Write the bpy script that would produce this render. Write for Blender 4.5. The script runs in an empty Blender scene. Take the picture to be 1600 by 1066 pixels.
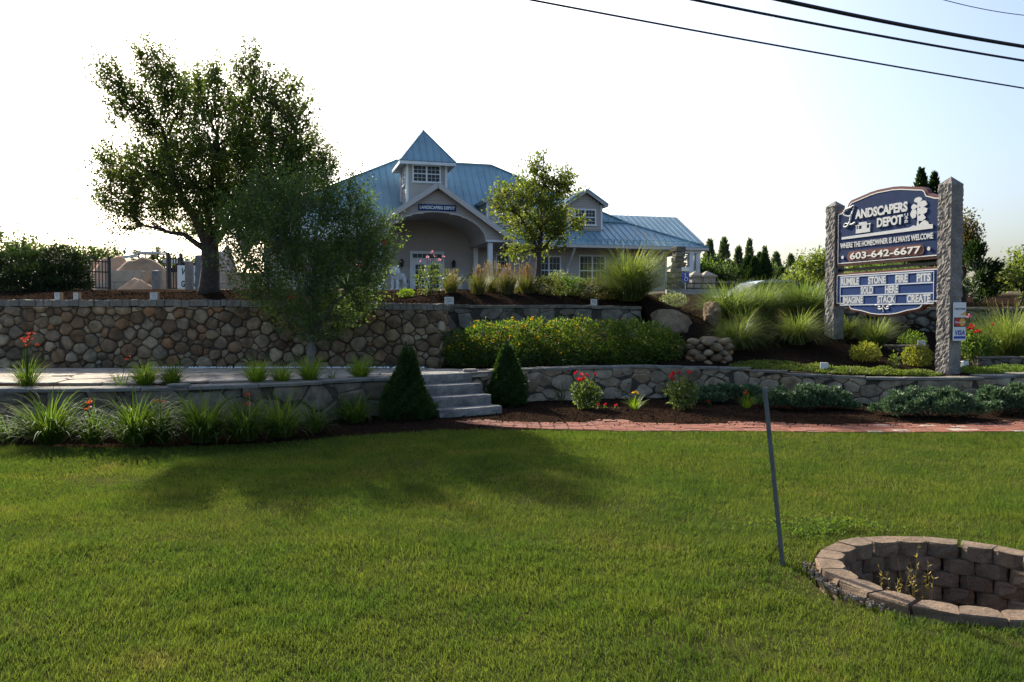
import bpy, bmesh, math, random
import numpy as np
from mathutils import Vector, Matrix

# ------------------------------------------------------------------ camera, sky, sun, exposure
SC = bpy.context.scene
COL = SC.collection
F_PX = 1256.0                       # focal length in pixels of a 1600 px wide frame
PITCH = math.atan(38 / F_PX)
EYE = 1.6
cam_d = bpy.data.cameras.new("camera")
cam = bpy.data.objects.new("camera", cam_d)
COL.objects.link(cam)
cam.location = (0, 0, EYE)
cam.rotation_euler = (math.pi / 2 - PITCH, 0, 0)
cam_d.sensor_width = 36
cam_d.lens = F_PX / 1600 * 36
cam_d.clip_start = 0.05
cam_d.clip_end = 3000
SC.camera = cam

SUN_AZ = math.radians(29)           # to the west of the view axis
SUN_EL = math.radians(30.5)
world = bpy.data.worlds.new("World")
SC.world = world
world.use_nodes = True
wn = world.node_tree.nodes
wl = world.node_tree.links
bg = wn["Background"]
sky = wn.new("ShaderNodeTexSky")
sky.sky_type = 'NISHITA'
sky.sun_disc = False
sky.sun_elevation = SUN_EL
sky.sun_rotation = -SUN_AZ
sky.air_density = 1.0
sky.dust_density = 4.2
sky.ozone_density = 3.0
wl.new(sky.outputs[0], bg.inputs[0])
bg.inputs[1].default_value = 0.12
sun_d = bpy.data.lights.new("sun", 'SUN')
sun_d.energy = 5.0
sun_d.angle = math.radians(0.6)
sun_d.color = (1.0, 0.93, 0.80)
sun = bpy.data.objects.new("sun", sun_d)
COL.objects.link(sun)
sdir = Vector((-math.sin(SUN_AZ) * math.cos(SUN_EL), math.cos(SUN_AZ) * math.cos(SUN_EL), math.sin(SUN_EL)))
sun.rotation_euler = sdir.to_track_quat('Z', 'Y').to_euler()
sun.location = (-20, 30, 40)
SC.view_settings.view_transform = 'Standard'
SC.view_settings.look = 'None'
SC.view_settings.gamma = 1
SC.view_settings.exposure = 1.05
SC.render.engine = 'CYCLES'
SC.cycles.use_denoising = True
SC.cycles.max_bounces = 6
SC.cycles.diffuse_bounces = 3
SC.cycles.transmission_bounces = 4
SC.cycles.use_adaptive_sampling = True

# ------------------------------------------------------------------ layout helpers
CP, SP_ = math.cos(PITCH), math.sin(PITCH)
def ray(px, py):
    a, b = (px - 800) / F_PX, (533 - py) / F_PX
    return (a, CP + b * SP_, -SP_ + b * CP)
def at(px, py, d):
    """survey point: where the sight line through a reference pixel is d metres out"""
    r = ray(px, py); k = d / r[1]
    return Vector((r[0] * k, d, EYE + r[2] * k))
def gr(px, py, z=0.0):
    r = ray(px, py); k = (z - EYE) / r[2]
    return Vector((r[0] * k, r[1] * k, z))
RNG = np.random.default_rng(7)
random.seed(7)

def interp(x, xs, ys):
    return float(np.interp(x, xs, ys))

# ------------------------------------------------------------------ object helpers
def tag(o, label=None, cat=None, group=None, kind=None):
    if label: o["label"] = label
    if cat: o["category"] = cat
    if group: o["group"] = group
    if kind: o["kind"] = kind
    return o
def thing(name, label, cat, loc=(0, 0, 0), rz=0, group=None):
    o = bpy.data.objects.new(name, None)
    COL.objects.link(o)
    o.empty_display_size = 0.2
    o.location = loc
    o.rotation_euler = (0, 0, rz)
    return tag(o, label, cat, group)
def link(name, me, mat, parent=None, loc=(0, 0, 0)):
    if mat is not None and not me.materials:
        me.materials.append(mat)
    o = bpy.data.objects.new(name, me)
    COL.objects.link(o)
    o.location = loc
    if parent is not None:
        o.parent = parent
    return o
def mesh(name, V, F, smooth=False):
    me = bpy.data.meshes.new(name)
    if isinstance(V, np.ndarray) and isinstance(F, np.ndarray):
        n, k = F.shape
        me.vertices.add(len(V)); me.vertices.foreach_set("co", V.astype(np.float32).ravel())
        me.loops.add(n * k); me.loops.foreach_set("vertex_index", F.astype(np.int32).ravel())
        me.polygons.add(n)
        me.polygons.foreach_set("loop_start", np.arange(0, n * k, k, dtype=np.int32))
        me.update(calc_edges=True)
    else:
        me.from_pydata([tuple(v) for v in V], [], [tuple(f) for f in F])
        me.update()
    if smooth:
        me.polygons.foreach_set("use_smooth", [True] * len(me.polygons))
    return me
def part(name, V, F, mat, parent=None, smooth=False, loc=(0, 0, 0)):
    return link(name, mesh(name, V, F, smooth), mat, parent, loc)

class MB:
    """collects pieces of one part"""
    def __init__(s): s.V = []; s.F = []
    def add(s, V, F):
        o = len(s.V); s.V += [tuple(v) for v in V]; s.F += [tuple(i + o for i in f) for f in F]; return s
    def box(s, x0, x1, y0, y1, z0, z1):
        return s.add([(x0, y0, z0), (x1, y0, z0), (x1, y1, z0), (x0, y1, z0), (x0, y0, z1), (x1, y0, z1), (x1, y1, z1), (x0, y1, z1)],
                     [(0, 3, 2, 1), (4, 5, 6, 7), (0, 1, 5, 4), (1, 2, 6, 5), (2, 3, 7, 6), (3, 0, 4, 7)])
    def prism(s, poly, a, b, axis=1):
        """polygon in two axes extruded along the third from a to b"""
        n = len(poly)
        def P(p, t):
            if axis == 1: return (p[0], t, p[1])
            if axis == 2: return (p[0], p[1], t)
            return (t, p[0], p[1])
        V = [P(p, a) for p in poly] + [P(p, b) for p in poly]
        F = [tuple(range(n)), tuple(range(2 * n - 1, n - 1, -1))]
        F += [(i, i + n, (i + 1) % n + n, (i + 1) % n) for i in range(n)]
        return s.add(V, F)
    def tube(s, pts, rad, k=6, cap=True):
        pts = [Vector(p) for p in pts]
        if not hasattr(rad, '__len__'): rad = [rad] * len(pts)
        V = []; F = []
        for i, p in enumerate(pts):
            t = (pts[min(i + 1, len(pts) - 1)] - pts[max(i - 1, 0)])
            t = t.normalized() if t.length > 1e-9 else Vector((0, 0, 1))
            a = t.cross(Vector((0.31, 0.17, 0.94)) if abs(t.z) < .9 else Vector((1, 0, 0.1))).normalized(); b = t.cross(a)
            for j in range(k):
                q = 2 * math.pi * j / k
                V.append(p + (a * math.cos(q) + b * math.sin(q)) * rad[i])
        for i in range(len(pts) - 1):
            for j in range(k):
                F.append((i * k + j, i * k + (j + 1) % k, (i + 1) * k + (j + 1) % k, (i + 1) * k + j))
        if cap:
            F.append(tuple(range(k - 1, -1, -1))); F.append(tuple((len(pts) - 1) * k + j for j in range(k)))
        return s.add(V, F)
    def beam(s, a, b, w, h):
        """square bar between two points"""
        a, b = Vector(a), Vector(b); t = (b - a).normalized()
        x = t.cross(Vector((0, 0, 1)));  x = x.normalized() if x.length > 1e-6 else Vector((1, 0, 0))
        y = x.cross(t).normalized()
        V = [p + x * sx * w / 2 + y * sy * h / 2 for p in (a, b) for sx, sy in ((-1, -1), (1, -1), (1, 1), (-1, 1))]
        return s.add(V, [(0, 3, 2, 1), (4, 5, 6, 7), (0, 1, 5, 4), (1, 2, 6, 5), (2, 3, 7, 6), (3, 0, 4, 7)])
    def build(s, name, mat, parent=None, smooth=False, loc=(0, 0, 0)):
        return part(name, s.V, s.F, mat, parent, smooth, loc)

def bevel_mod(o, w=0.01, seg=1):
    m = o.modifiers.new("bevel", 'BEVEL'); m.width = w; m.segments = seg; m.limit_method = 'ANGLE'
    return o

# ------------------------------------------------------------------ materials
MATS = {}
def nodes(name):
    m = bpy.data.materials.new(name); m.use_nodes = True
    return m, m.node_tree.nodes, m.node_tree.links, m.node_tree.nodes["Principled BSDF"]
def ramp(n, l, fac, stops):
    r = n.new("ShaderNodeValToRGB")
    el = r.color_ramp.elements
    while len(el) < len(stops): el.new(0.5)
    for e, (p, c) in zip(el, stops):
        e.position = p; e.color = (*c, 1)
    l.new(fac, r.inputs[0])
    return r.outputs[0]
def noise(n, l, scale, detail=4, vec=None, rough=0.6):
    t = n.new("ShaderNodeTexNoise"); t.inputs["Scale"].default_value = scale; t.inputs["Detail"].default_value = detail
    t.inputs["Roughness"].default_value = rough
    if vec is not None: l.new(vec, t.inputs["Vector"])
    return t.outputs[0]
def bump(n, l, h, b, strength=0.5, dist=0.02):
    bn = n.new("ShaderNodeBump"); bn.inputs["Strength"].default_value = strength; bn.inputs["Distance"].default_value = dist
    l.new(h, bn.inputs["Height"]); l.new(bn.outputs[0], b.inputs["Normal"])
def mixc(n, l, fac, a, b, mode='MIX'):
    m = n.new("ShaderNodeMix"); m.data_type = 'RGBA'; m.blend_type = mode
    for k, v in ((0, fac), (6, a), (7, b)):
        if isinstance(v, (int, float)): m.inputs[k].default_value = v
        elif isinstance(v, tuple): m.inputs[k].default_value = (*v, 1)
        else: l.new(v, m.inputs[k])
    return m.outputs[2]
def plain(name, col, rough=0.6, metal=0.0, var=0.12, scale=8, bmp=0.0, spec=0.4):
    m, n, l, b = nodes(name)
    g = n.new("ShaderNodeNewGeometry").outputs["Position"]
    f = noise(n, l, scale, 5, g)
    c = ramp(n, l, f, [(0.25, tuple(x * (1 - var) for x in col)), (0.75, tuple(min(1, x * (1 + var)) for x in col))])
    l.new(c, b.inputs["Base Color"])
    b.inputs["Roughness"].default_value = rough; b.inputs["Metallic"].default_value = metal
    b.inputs["Specular IOR Level"].default_value = spec
    if bmp: bump(n, l, noise(n, l, scale * 4, 6, g), b, bmp, 0.02)
    return m
def leafmat(name, c0, c1, trans=0.45, tcol=None, rough=0.55, big=0.9, c2=None, spec=0.25):
    """two-tone foliage: every leaf its own tint, slow drift over the plant, light passing through"""
    m, n, l, b = nodes(name)
    geo = n.new("ShaderNodeNewGeometry")
    r = geo.outputs["Random Per Island"]
    f = noise(n, l, big, 3, geo.outputs["Position"])
    mm = n.new("ShaderNodeMath"); mm.operation = 'ADD'; l.new(r, mm.inputs[0]); l.new(f, mm.inputs[1])
    m2 = n.new("ShaderNodeMath"); m2.operation = 'MULTIPLY_ADD'; l.new(mm.outputs[0], m2.inputs[0]); m2.inputs[1].default_value = 0.75; m2.inputs[2].default_value = -0.25
    st = [(0.1, c0), (0.8, c1)]
    if c2: st.append((0.97, c2))
    c = ramp(n, l, m2.outputs[0], st)
    l.new(c, b.inputs["Base Color"]); b.inputs["Roughness"].default_value = rough
    b.inputs["Specular IOR Level"].default_value = spec
    t = n.new("ShaderNodeBsdfTranslucent")
    l.new(mixc(n, l, 1.0, c, tcol or (1.5, 1.6, 0.7), 'MULTIPLY'), t.inputs[0])
    mx = n.new("ShaderNodeMixShader"); mx.inputs[0].default_value = trans
    l.new(b.outputs[0], mx.inputs[1]); l.new(t.outputs[0], mx.inputs[2])
    l.new(mx.outputs[0], n["Material Output"].inputs[0])
    return m
def stonemat(name, cols, rough=0.9, speck=0.35, bmp=0.6, scale=14, dirt=0.5):
    """each stone one of several tints (per object), with grain, blotches and pits"""
    m, n, l, b = nodes(name)
    oi = n.new("ShaderNodeObjectInfo").outputs["Random"]
    g = n.new("ShaderNodeNewGeometry").outputs["Position"]
    k = len(cols)
    base = ramp(n, l, oi, [((i + 0.5) / k, c) for i, c in enumerate(cols)])
    blot = ramp(n, l, noise(n, l, scale * 0.45, 4, g), [(0.3, (1 - dirt,) * 3), (0.65, (1.1, 1.08, 1.04))])
    c = mixc(n, l, 1.0, base, blot, 'MULTIPLY')
    gr_ = ramp(n, l, noise(n, l, scale * 9, 3, g, 0.8), [(0.35, (1 - speck,) * 3), (0.65, (1 + speck * .6,) * 3)])
    c = mixc(n, l, 1.0, c, gr_, 'MULTIPLY')
    l.new(c, b.inputs["Base Color"]); b.inputs["Roughness"].default_value = rough
    b.inputs["Specular IOR Level"].default_value = 0.08
    bump(n, l, noise(n, l, scale, 8, g, 0.7), b, bmp, 0.04)
    return m

M = {}
M['field'] = stonemat('fieldstone', [(.19, .13, .08), (.30, .22, .135), (.40, .30, .185), (.17, .135, .095), (.38, .21, .105), (.26, .21, .15), (.50, .40, .27), (.22, .15, .095), (.33, .265, .18)], speck=.35, dirt=.55)
M['grey'] = stonemat('grey_stone', [(.175, .155, .125), (.225, .205, .165), (.27, .24, .19), (.20, .18, .155), (.24, .195, .145)])
M['ledge'] = stonemat('ledge_stone', [(.30, .235, .16), (.38, .305, .215), (.44, .36, .26), (.35, .285, .215), (.40, .295, .19)])
M['low'] = stonemat('low_wall_stone', [(.20, .155, .11), (.26, .21, .15), (.24, .205, .165), (.30, .225, .145), (.19, .17, .14)])
M['coping'] = stonemat('coping_stone', [(.22, .20, .17), (.26, .24, .20), (.24, .23, .21)], dirt=.3)
M['mortar'] = plain('mortar', (.065, .053, .041), .95, var=.3, scale=12, bmp=.5)
M['boulder'] = stonemat('boulder_stone', [(.33, .24, .155), (.38, .285, .19)], scale=4, bmp=1.0, dirt=.5)
M['granite'] = stonemat('granite', [(.30, .275, .25), (.32, .295, .265)], speck=.5, bmp=.9, scale=9, dirt=.35)
M['step'] = stonemat('granite_step', [(.27, .26, .245), (.30, .29, .27)], speck=.5, bmp=.5, scale=9, dirt=.5)
M['block'] = stonemat('concrete_block', [(.215, .155, .11), (.25, .18, .13), (.195, .145, .105), (.27, .205, .15)], speck=.4, bmp=.7, scale=16, dirt=.35)
M['brick'] = stonemat('clay_brick', [(.235, .092, .062), (.285, .112, .075), (.205, .09, .067), (.31, .135, .095), (.25, .125, .095)], speck=.3, bmp=.3, scale=20, dirt=.3)
M['palebrick'] = stonemat('pale_paver', [(.38, .31, .25), (.45, .38, .31)], speck=.2, bmp=.3, dirt=.25)
M['flag'] = stonemat('flagstone', [(.44, .37, .29), (.50, .43, .35), (.40, .34, .28)], speck=.2, bmp=.4, dirt=.3)
M['bin'] = stonemat('precast_block', [(.42, .35, .27), (.46, .39, .30)], speck=.2, bmp=.3, scale=3, dirt=.25)

def mulchmat():
    m, n, l, b = nodes('mulch')
    g = n.new("ShaderNodeNewGeometry").outputs["Position"]
    f = noise(n, l, 45, 6, g, .8)
    c = ramp(n, l, f, [(.3, (.010, .007, .005)), (.5, (.030, .019, .013)), (.72, (.075, .048, .033))])
    c = mixc(n, l, 1.0, c, ramp(n, l, noise(n, l, 1.3, 3, g), [(.3, (.7, .7, .7)), (.7, (1.2, 1.15, 1.1))]), 'MULTIPLY')
    l.new(c, b.inputs["Base Color"]); b.inputs["Roughness"].default_value = .95
    b.inputs["Specular IOR Level"].default_value = 0.0
    bump(n, l, f, b, 1.0, .04)
    return m
M['mulch'] = mulchmat()
M['chip'] = leafmat('wood_chip', (.012, .008, .006), (.052, .034, .024), 0.0, big=2, rough=1.0, spec=0.0)
def groundmat():
    m, n, l, b = nodes('upper_ground')
    g = n.new("ShaderNodeNewGeometry").outputs["Position"]
    sx = n.new("ShaderNodeSeparateXYZ"); l.new(g, sx.inputs[0])
    f = noise(n, l, 45, 6, g, .8)
    mul = ramp(n, l, f, [(.3, (.010, .007, .005)), (.5, (.026, .0175, .0125)), (.72, (.060, .040, .028))])
    dirt = ramp(n, l, noise(n, l, .8, 8, g, .7), [(.3, (.09, .08, .06)), (.7, (.16, .14, .105))])
    mr = n.new("ShaderNodeMapRange"); mr.inputs[1].default_value = 33; mr.inputs[2].default_value = 36
    l.new(sx.outputs[1], mr.inputs[0])
    c = mixc(n, l, mr.outputs[0], mul, dirt)
    l.new(c, b.inputs["Base Color"]); b.inputs["Roughness"].default_value = .95
    b.inputs["Specular IOR Level"].default_value = 0.0
    bump(n, l, f, b, .9, .04)
    return m
M['upper'] = groundmat()
def lawnmat():
    m, n, l, b = nodes('lawn_soil')
    g = n.new("ShaderNodeNewGeometry").outputs["Position"]
    a = ramp(n, l, noise(n, l, 1.1, 5, g, .65), [(.3, (.034, .044, .012)), (.55, (.052, .052, .018)), (.75, (.085, .066, .03))])
    c = mixc(n, l, 1.0, a, ramp(n, l, noise(n, l, 60, 4, g), [(.3, (.5, .5, .5)), (.7, (1.3, 1.3, 1.2))]), 'MULTIPLY')
    l.new(c, b.inputs["Base Color"]); b.inputs["Roughness"].default_value = .95
    b.inputs["Specular IOR Level"].default_value = 0.0
    bump(n, l, noise(n, l, 50, 5, g), b, .4, .02)
    return m
M['lawn'] = lawnmat()
def grassmat():
    m, n, l, b = nodes('grass_blade')
    geo = n.new("ShaderNodeNewGeometry"); g = geo.outputs["Position"]
    big = ramp(n, l, noise(n, l, 1.0, 8, g, .75), [(.28, (.042, .080, .018)), (.43, (.075, .117, .025)), (.57, (.110, .138, .031)), (.70, (.175, .152, .062))])
    tint = ramp(n, l, geo.outputs["Random Per Island"], [(0, (.55, .6, .5)), (.6, (1.1, 1.1, 1.0)), (.95, (1.25, 1.2, 1.0)), (1, (1.6, 1.4, 1.0))])
    c = mixc(n, l, 1.0, big, tint, 'MULTIPLY')
    l.new(c, b.inputs["Base Color"]); b.inputs["Roughness"].default_value = .75
    b.inputs["Specular IOR Level"].default_value = .08
    t = n.new("ShaderNodeBsdfTranslucent")
    l.new(mixc(n, l, 1.0, c, (1.35, 1.4, .75), 'MULTIPLY'), t.inputs[0])
    mx = n.new("ShaderNodeMixShader"); mx.inputs[0].default_value = .42
    l.new(b.outputs[0], mx.inputs[1]); l.new(t.outputs[0], mx.inputs[2])
    l.new(mx.outputs[0], n["Material Output"].inputs[0])
    return m
M['grass'] = grassmat()
M['bark'] = plain('bark', (.075, .06, .048), .95, var=.4, scale=14, bmp=1.0)
M['greybark'] = plain('grey_bark', (.17, .15, .13), .95, var=.3, scale=14, bmp=.8)
M['leaf_elm'] = leafmat('elm_leaf', (.042, .072, .016), (.105, .135, .03), .5, c2=(.17, .17, .045))
M['leaf_oak'] = leafmat('oak_leaf', (.06, .095, .016), (.155, .17, .03), .48, c2=(.25, .22, .05))
M['leaf_bush'] = leafmat('shrub_leaf', (.05, .092, .028), (.12, .175, .055), .48)
M['leaf_hedge'] = leafmat('hedge_leaf', (.04, .08, .016), (.12, .17, .032), .45)
M['leaf_rose'] = leafmat('rose_leaf', (.05, .085, .02), (.13, .16, .05), .4)
M['leaf_lily'] = leafmat('daylily_blade', (.04, .075, .014), (.11, .155, .030), .42, big=2, spec=.10, rough=.7)
M['leaf_lily2'] = leafmat('daylily_dark_blade', (.03, .062, .013), (.085, .13, .028), .4, big=2, spec=.10, rough=.7)
M['leaf_lime'] = leafmat('fresh_grass_blade', (.08, .14, .014), (.19, .25, .03), .5, big=2)
M['leaf_misc'] = leafmat('silver_grass_blade', (.08, .115, .03), (.19, .22, .07), .45, big=1.5)
M['leaf_misc2'] = leafmat('tall_grass_blade', (.065, .105, .035), (.155, .19, .07), .45, big=1.5)
M['leaf_wheat'] = leafmat('dry_plume', (.20, .15, .085), (.34, .27, .165), .35)
M['leaf_red'] = leafmat('russet_plume', (.22, .13, .085), (.34, .22, .15), .35)
M['leaf_tan'] = leafmat('tan_green_leaf', (.07, .085, .022), (.17, .16, .055), .4)
M['leaf_gold'] = leafmat('golden_leaf', (.12, .14, .02), (.25, .24, .045), .45)
M['leaf_cover'] = leafmat('ground_cover_leaf', (.07, .11, .02), (.17, .20, .045), .4, big=4)
M['leaf_spruce'] = leafmat('spruce_needle', (.022, .055, .013), (.06, .11, .024), .25)
M['leaf_juniper'] = leafmat('juniper_needle', (.05, .095, .045), (.13, .195, .095), .25, (.9, 1.0, .8), big=5)
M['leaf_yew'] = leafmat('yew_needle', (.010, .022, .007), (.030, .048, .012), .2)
M['leaf_far'] = leafmat('far_leaf', (.03, .055, .018), (.075, .105, .035), .4, big=.4)
M['leaf_farcon'] = leafmat('far_conifer_needle', (.05, .08, .04), (.11, .145, .075), .3, big=.5)
M['leaf_arb'] = leafmat('arborvitae_needle', (.014, .034, .01), (.035, .06, .016), .25, big=.6)
M['leaf_farlight'] = leafmat('far_light_leaf', (.09, .13, .03), (.2, .23, .07), .45, big=.5)
M['leaf_plum'] = leafmat('bronze_leaf', (.09, .045, .03), (.13, .12, .03), .4)
M['silverleaf'] = leafmat('silver_leaf', (.14, .17, .10), (.28, .30, .19), .3)
M['red'] = leafmat('red_petal', (.42, .012, .02), (.62, .03, .04), .4, (1.2, .5, .5))
M['orange'] = leafmat('orange_petal', (.50, .09, .02), (.62, .16, .03), .4, (1.2, .8, .5))
M['scarlet'] = leafmat('scarlet_petal', (.30, .045, .028), (.42, .085, .045), .35, (1.1, .7, .5))
M['pink'] = leafmat('pink_petal', (.60, .28, .34), (.78, .45, .50), .4, (1.1, .8, .9))
M['yellow'] = leafmat('yellow_petal', (.60, .36, .01), (.78, .54, .02), .35, (1.1, 1.0, .5))
M['white'] = plain('white_trim', (.74, .73, .72), .5, var=.05, scale=3)
M['siding'] = plain('lap_siding', (.45, .39, .345), .6, var=.05, scale=1.5)
M['fascia'] = plain('grey_fascia', (.56, .51, .47), .5, var=.05, scale=2)
M['roof'] = plain('blue_metal_roof', (.255, .39, .44), .45, metal=.1, var=.18, scale=.7, spec=.5)
M['seam'] = plain('blue_metal_seam', (.225, .37, .42), .45, metal=.1, var=.08, scale=1)
M['glass'] = plain('window_glass', (.012, .015, .016), .08, var=.3, scale=.5, spec=.25)
M['dark'] = plain('dark_iron', (.02, .02, .022), .5, var=.2)
M['soffit'] = plain('soffit', (.42, .38, .355), .7, var=.05, scale=2)
M['concrete'] = plain('concrete', (.33, .30, .27), .9, var=.15, scale=2, bmp=.3)
M['sand'] = plain('sand', (.52, .31, .18), .95, var=.25, scale=1.2, bmp=.6)
M['sand2'] = plain('dark_gravel', (.33, .215, .13), .95, var=.3, scale=2, bmp=.6)
M['navy'] = plain('navy_paint', (.026, .045, .11), .8, var=.15, scale=5, bmp=.05, spec=.08)
M['navy2'] = plain('blue_letter_board', (.016, .048, .165), .7, var=.15, scale=4, spec=.1)
M['maroon'] = plain('maroon_paint', (.115, .025, .022), .4, var=.12, scale=6)
M['letter'] = plain('grey_white_letter', (.62, .62, .60), .5, var=.06, scale=6)
M['cream'] = plain('cream_line', (.78, .75, .68), .45, var=.05)
M['strip'] = plain('letter_strip', (.60, .64, .70), .4, var=.08, scale=8)
M['navyletter'] = plain('dark_letter', (.025, .03, .06), .5, var=.1)
M['steel'] = plain('weathered_steel', (.12, .13, .14), .5, metal=.5, var=.25, scale=18, bmp=.2)
M['wire'] = plain('wire_jacket', (.015, .015, .018), .6, var=.1)
M['cardwhite'] = plain('card_white', (.80, .80, .78), .4, var=.03)
M['cardred'] = plain('card_red', (.62, .03, .03), .4, var=.03)
M['cardorange'] = plain('card_orange', (.85, .42, .04), .4, var=.03)
M['cardblue'] = plain('card_blue', (.02, .06, .36), .4, var=.03)
M['cardblack'] = plain('card_black', (.02, .015, .02), .4, var=.03)
M['statue'] = plain('white_stone', (.66, .64, .60), .7, var=.1, scale=6, bmp=.2)
M['lampwhite'] = plain('lamp_housing', (.62, .62, .58), .6, var=.1, scale=20)
M['wood'] = plain('weathered_wood', (.30, .22, .14), .8, var=.3, scale=6)
M['silver'] = plain('silver_paint', (.48, .50, .52), .25, metal=.6, var=.03)
M['rubber'] = plain('rubber', (.02, .02, .02), .8, var=.1)
M['redcloth'] = plain('red_cloth', (.5, .03, .04), .8, var=.1)
M['pebble'] = stonemat('pebble', [(.30, .25, .20), (.45, .40, .36), (.30, .24, .2)], scale=30)
M['stem'] = leafmat('dry_stem', (.20, .15, .05), (.33, .25, .10), .3)
M['asphalt'] = plain('asphalt', (.055, .055, .058), .9, var=.2, scale=10, bmp=.4)

# ------------------------------------------------------------------ plant geometry
def unit(a):
    return a / np.maximum(np.linalg.norm(a, axis=-1, keepdims=True), 1e-9)
def rdir(n, rng=RNG):
    return unit(rng.normal(size=(n, 3)))
def leaf_quads(P, D, size, aspect=.5, rng=RNG, fold=.12):
    """one folded diamond per leaf"""
    n = len(P); size = np.broadcast_to(np.asarray(size, float), (n,))[:, None]
    side = unit(np.cross(D, rdir(n, rng)))
    nor = np.cross(D, side)
    mid = P + D * size * .45
    w = size * aspect * .5
    V = np.stack([P, mid + side * w + nor * size * fold, P + D * size, mid - side * w + nor * size * fold], 1).reshape(-1, 3)
    Fc = np.arange(n * 4).reshape(n, 4)
    return V, Fc
def blade_strips(n, L, w, lean, droop, base_r, rng=RNG, seg=5, lvar=.35, centre=(0, 0), az=None):
    a = rng.uniform(0, 2 * math.pi, n) if az is None else az
    r = base_r * np.sqrt(rng.uniform(0, 1, n)); a2 = a + rng.normal(0, .5, n)
    th0 = rng.uniform(0.03, lean, n)
    ln = L * rng.uniform(1 - lvar, 1 + lvar * .35, n)
    dr = droop * rng.uniform(.45, 1.25, n)
    ww = w * rng.uniform(.7, 1.2, n)
    p = np.stack([centre[0] + r * np.cos(a2), centre[1] + r * np.sin(a2), np.zeros(n)], 1)
    h = np.stack([np.cos(a), np.sin(a), np.zeros(n)], 1)
    tw = rng.normal(0, .35, n)
    s0 = np.stack([-np.sin(a), np.cos(a), np.zeros(n)], 1)
    rows = []
    for k in range(seg + 1):
        s = k / seg
        th = th0 + dr * s ** 1.4
        wid = ww * (1 - s ** 2.2) * (.55 + .45 * min(1, s * 4)) * .5 + .0006
        up = np.stack([-np.sin(th) * h[:, 0], -np.sin(th) * h[:, 1], np.cos(th)], 1)
        sd = s0 * np.cos(tw)[:, None] + up * np.sin(tw)[:, None] * .5
        rows.append(p - sd * wid[:, None]); rows.append(p + sd * wid[:, None])
        step = (ln / seg)[:, None]
        p = p + step * (h * np.sin(th)[:, None] + np.array([0, 0, 1.0]) * np.cos(th)[:, None])
        p[:, 2] = np.maximum(p[:, 2], .015)
    V = np.stack(rows, 1)                                   # n, 2(seg+1), 3
    idx = np.arange(n)[:, None] * (2 * (seg + 1))
    Fs = [np.stack([idx[:, 0] + 2 * k, idx[:, 0] + 2 * k + 1, idx[:, 0] + 2 * k + 3, idx[:, 0] + 2 * k + 2], 1) for k in range(seg)]
    return V.reshape(-1, 3), np.concatenate(Fs, 0)
def merge(parts):
    Vs, Fs, o = [], [], 0
    for V, Fc in parts:
        Vs.append(V); Fs.append(Fc + o); o += len(V)
    return np.concatenate(Vs), np.concatenate(Fs)
def bloom(P, size, rng=RNG, petals=6, open_=.9, nrm=None):
    """a whorl of petals at each point"""
    n = len(P)
    ax = unit(rdir(n, rng) * .6 + np.array([0, 0, .8])) if nrm is None else nrm
    t = unit(np.cross(ax, rdir(n, rng))); b = np.cross(ax, t)
    out = []
    for k in range(petals):
        q = 2 * math.pi * k / petals
        d = unit((t * math.cos(q) + b * math.sin(q)) * open_ + ax * (1 - open_ * .5))
        out.append(leaf_quads(P, d, size * rng.uniform(.8, 1.1, n), .75, rng))
    return merge(out)

def clump(name, label, cat, base, n, L, w, lean, droop, mat, base_r=.08, group=None, flowers=None, seg=5, plume=None, seed=None, dry=0):
    """grass-like plant: foliage, and where there are any, flowers or plumes on stems"""
    rng = np.random.default_rng(seed if seed is not None else int(abs(base[0] * 917 + base[1] * 131) * 10) % 99991)
    t = thing(name, label, cat, base, group=group)
    n = int(n * 1.0)
    part('foliage', *blade_strips(n, L, w, lean, droop, base_r, rng, seg), mat, t)
    if dry:
        part('dry_foliage', *blade_strips(dry, L * .8, w * .8, lean * 1.1, droop * 1.1, base_r, rng, seg), M['leaf_wheat'], t)
    if flowers:
        cnt, hgt, fs, fm = flowers
        mb = MB(); pts = []
        for i in range(cnt):
            a = rng.uniform(0, 6.28); r = rng.uniform(.05, .30) * hgt * .8; h = hgt * rng.uniform(.78, 1.08)
            tip = Vector((math.cos(a) * r, math.sin(a) * r, h))
            mb.tube([(0, 0, 0), (tip.x * .35, tip.y * .35, h * .6), tip], [.006, .005, .004], 3)
            for j in range(2):
                pts.append(np.array(tip) + rng.normal(0, .025, 3))
        mb.build('stem', M['leaf_lily2'], t)
        part('blossoms', *bloom(np.array(pts), fs, rng), fm, t)
    if plume:
        cnt, hgt, spread, pm = plume
        pv = []; mb = MB()
        for i in range(cnt):
            a = rng.uniform(0, 6.28); r = rng.uniform(0, spread); h = hgt * rng.uniform(.8, 1.1)
            b0 = np.array([math.cos(a) * r * .4, math.sin(a) * r * .4, 0]); b1 = np.array([math.cos(a) * r, math.sin(a) * r, h])
            mb.tube([b0, b1], [.004, .003], 3, False)
            s = rng.uniform(.5, 1.0, 22)[:, None]
            P = b0 + (b1 - b0) * s
            D = unit((b1 - b0) / h + rng.normal(0, .14, (22, 3)))
            pv.append(leaf_quads(P, D, .06 * rng.uniform(.7, 1.3, 22), .14, rng))
        mb.build('stalk', M['leaf_wheat'], t)
        part('plumes', *merge(pv), pm, t)
    return t

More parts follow.
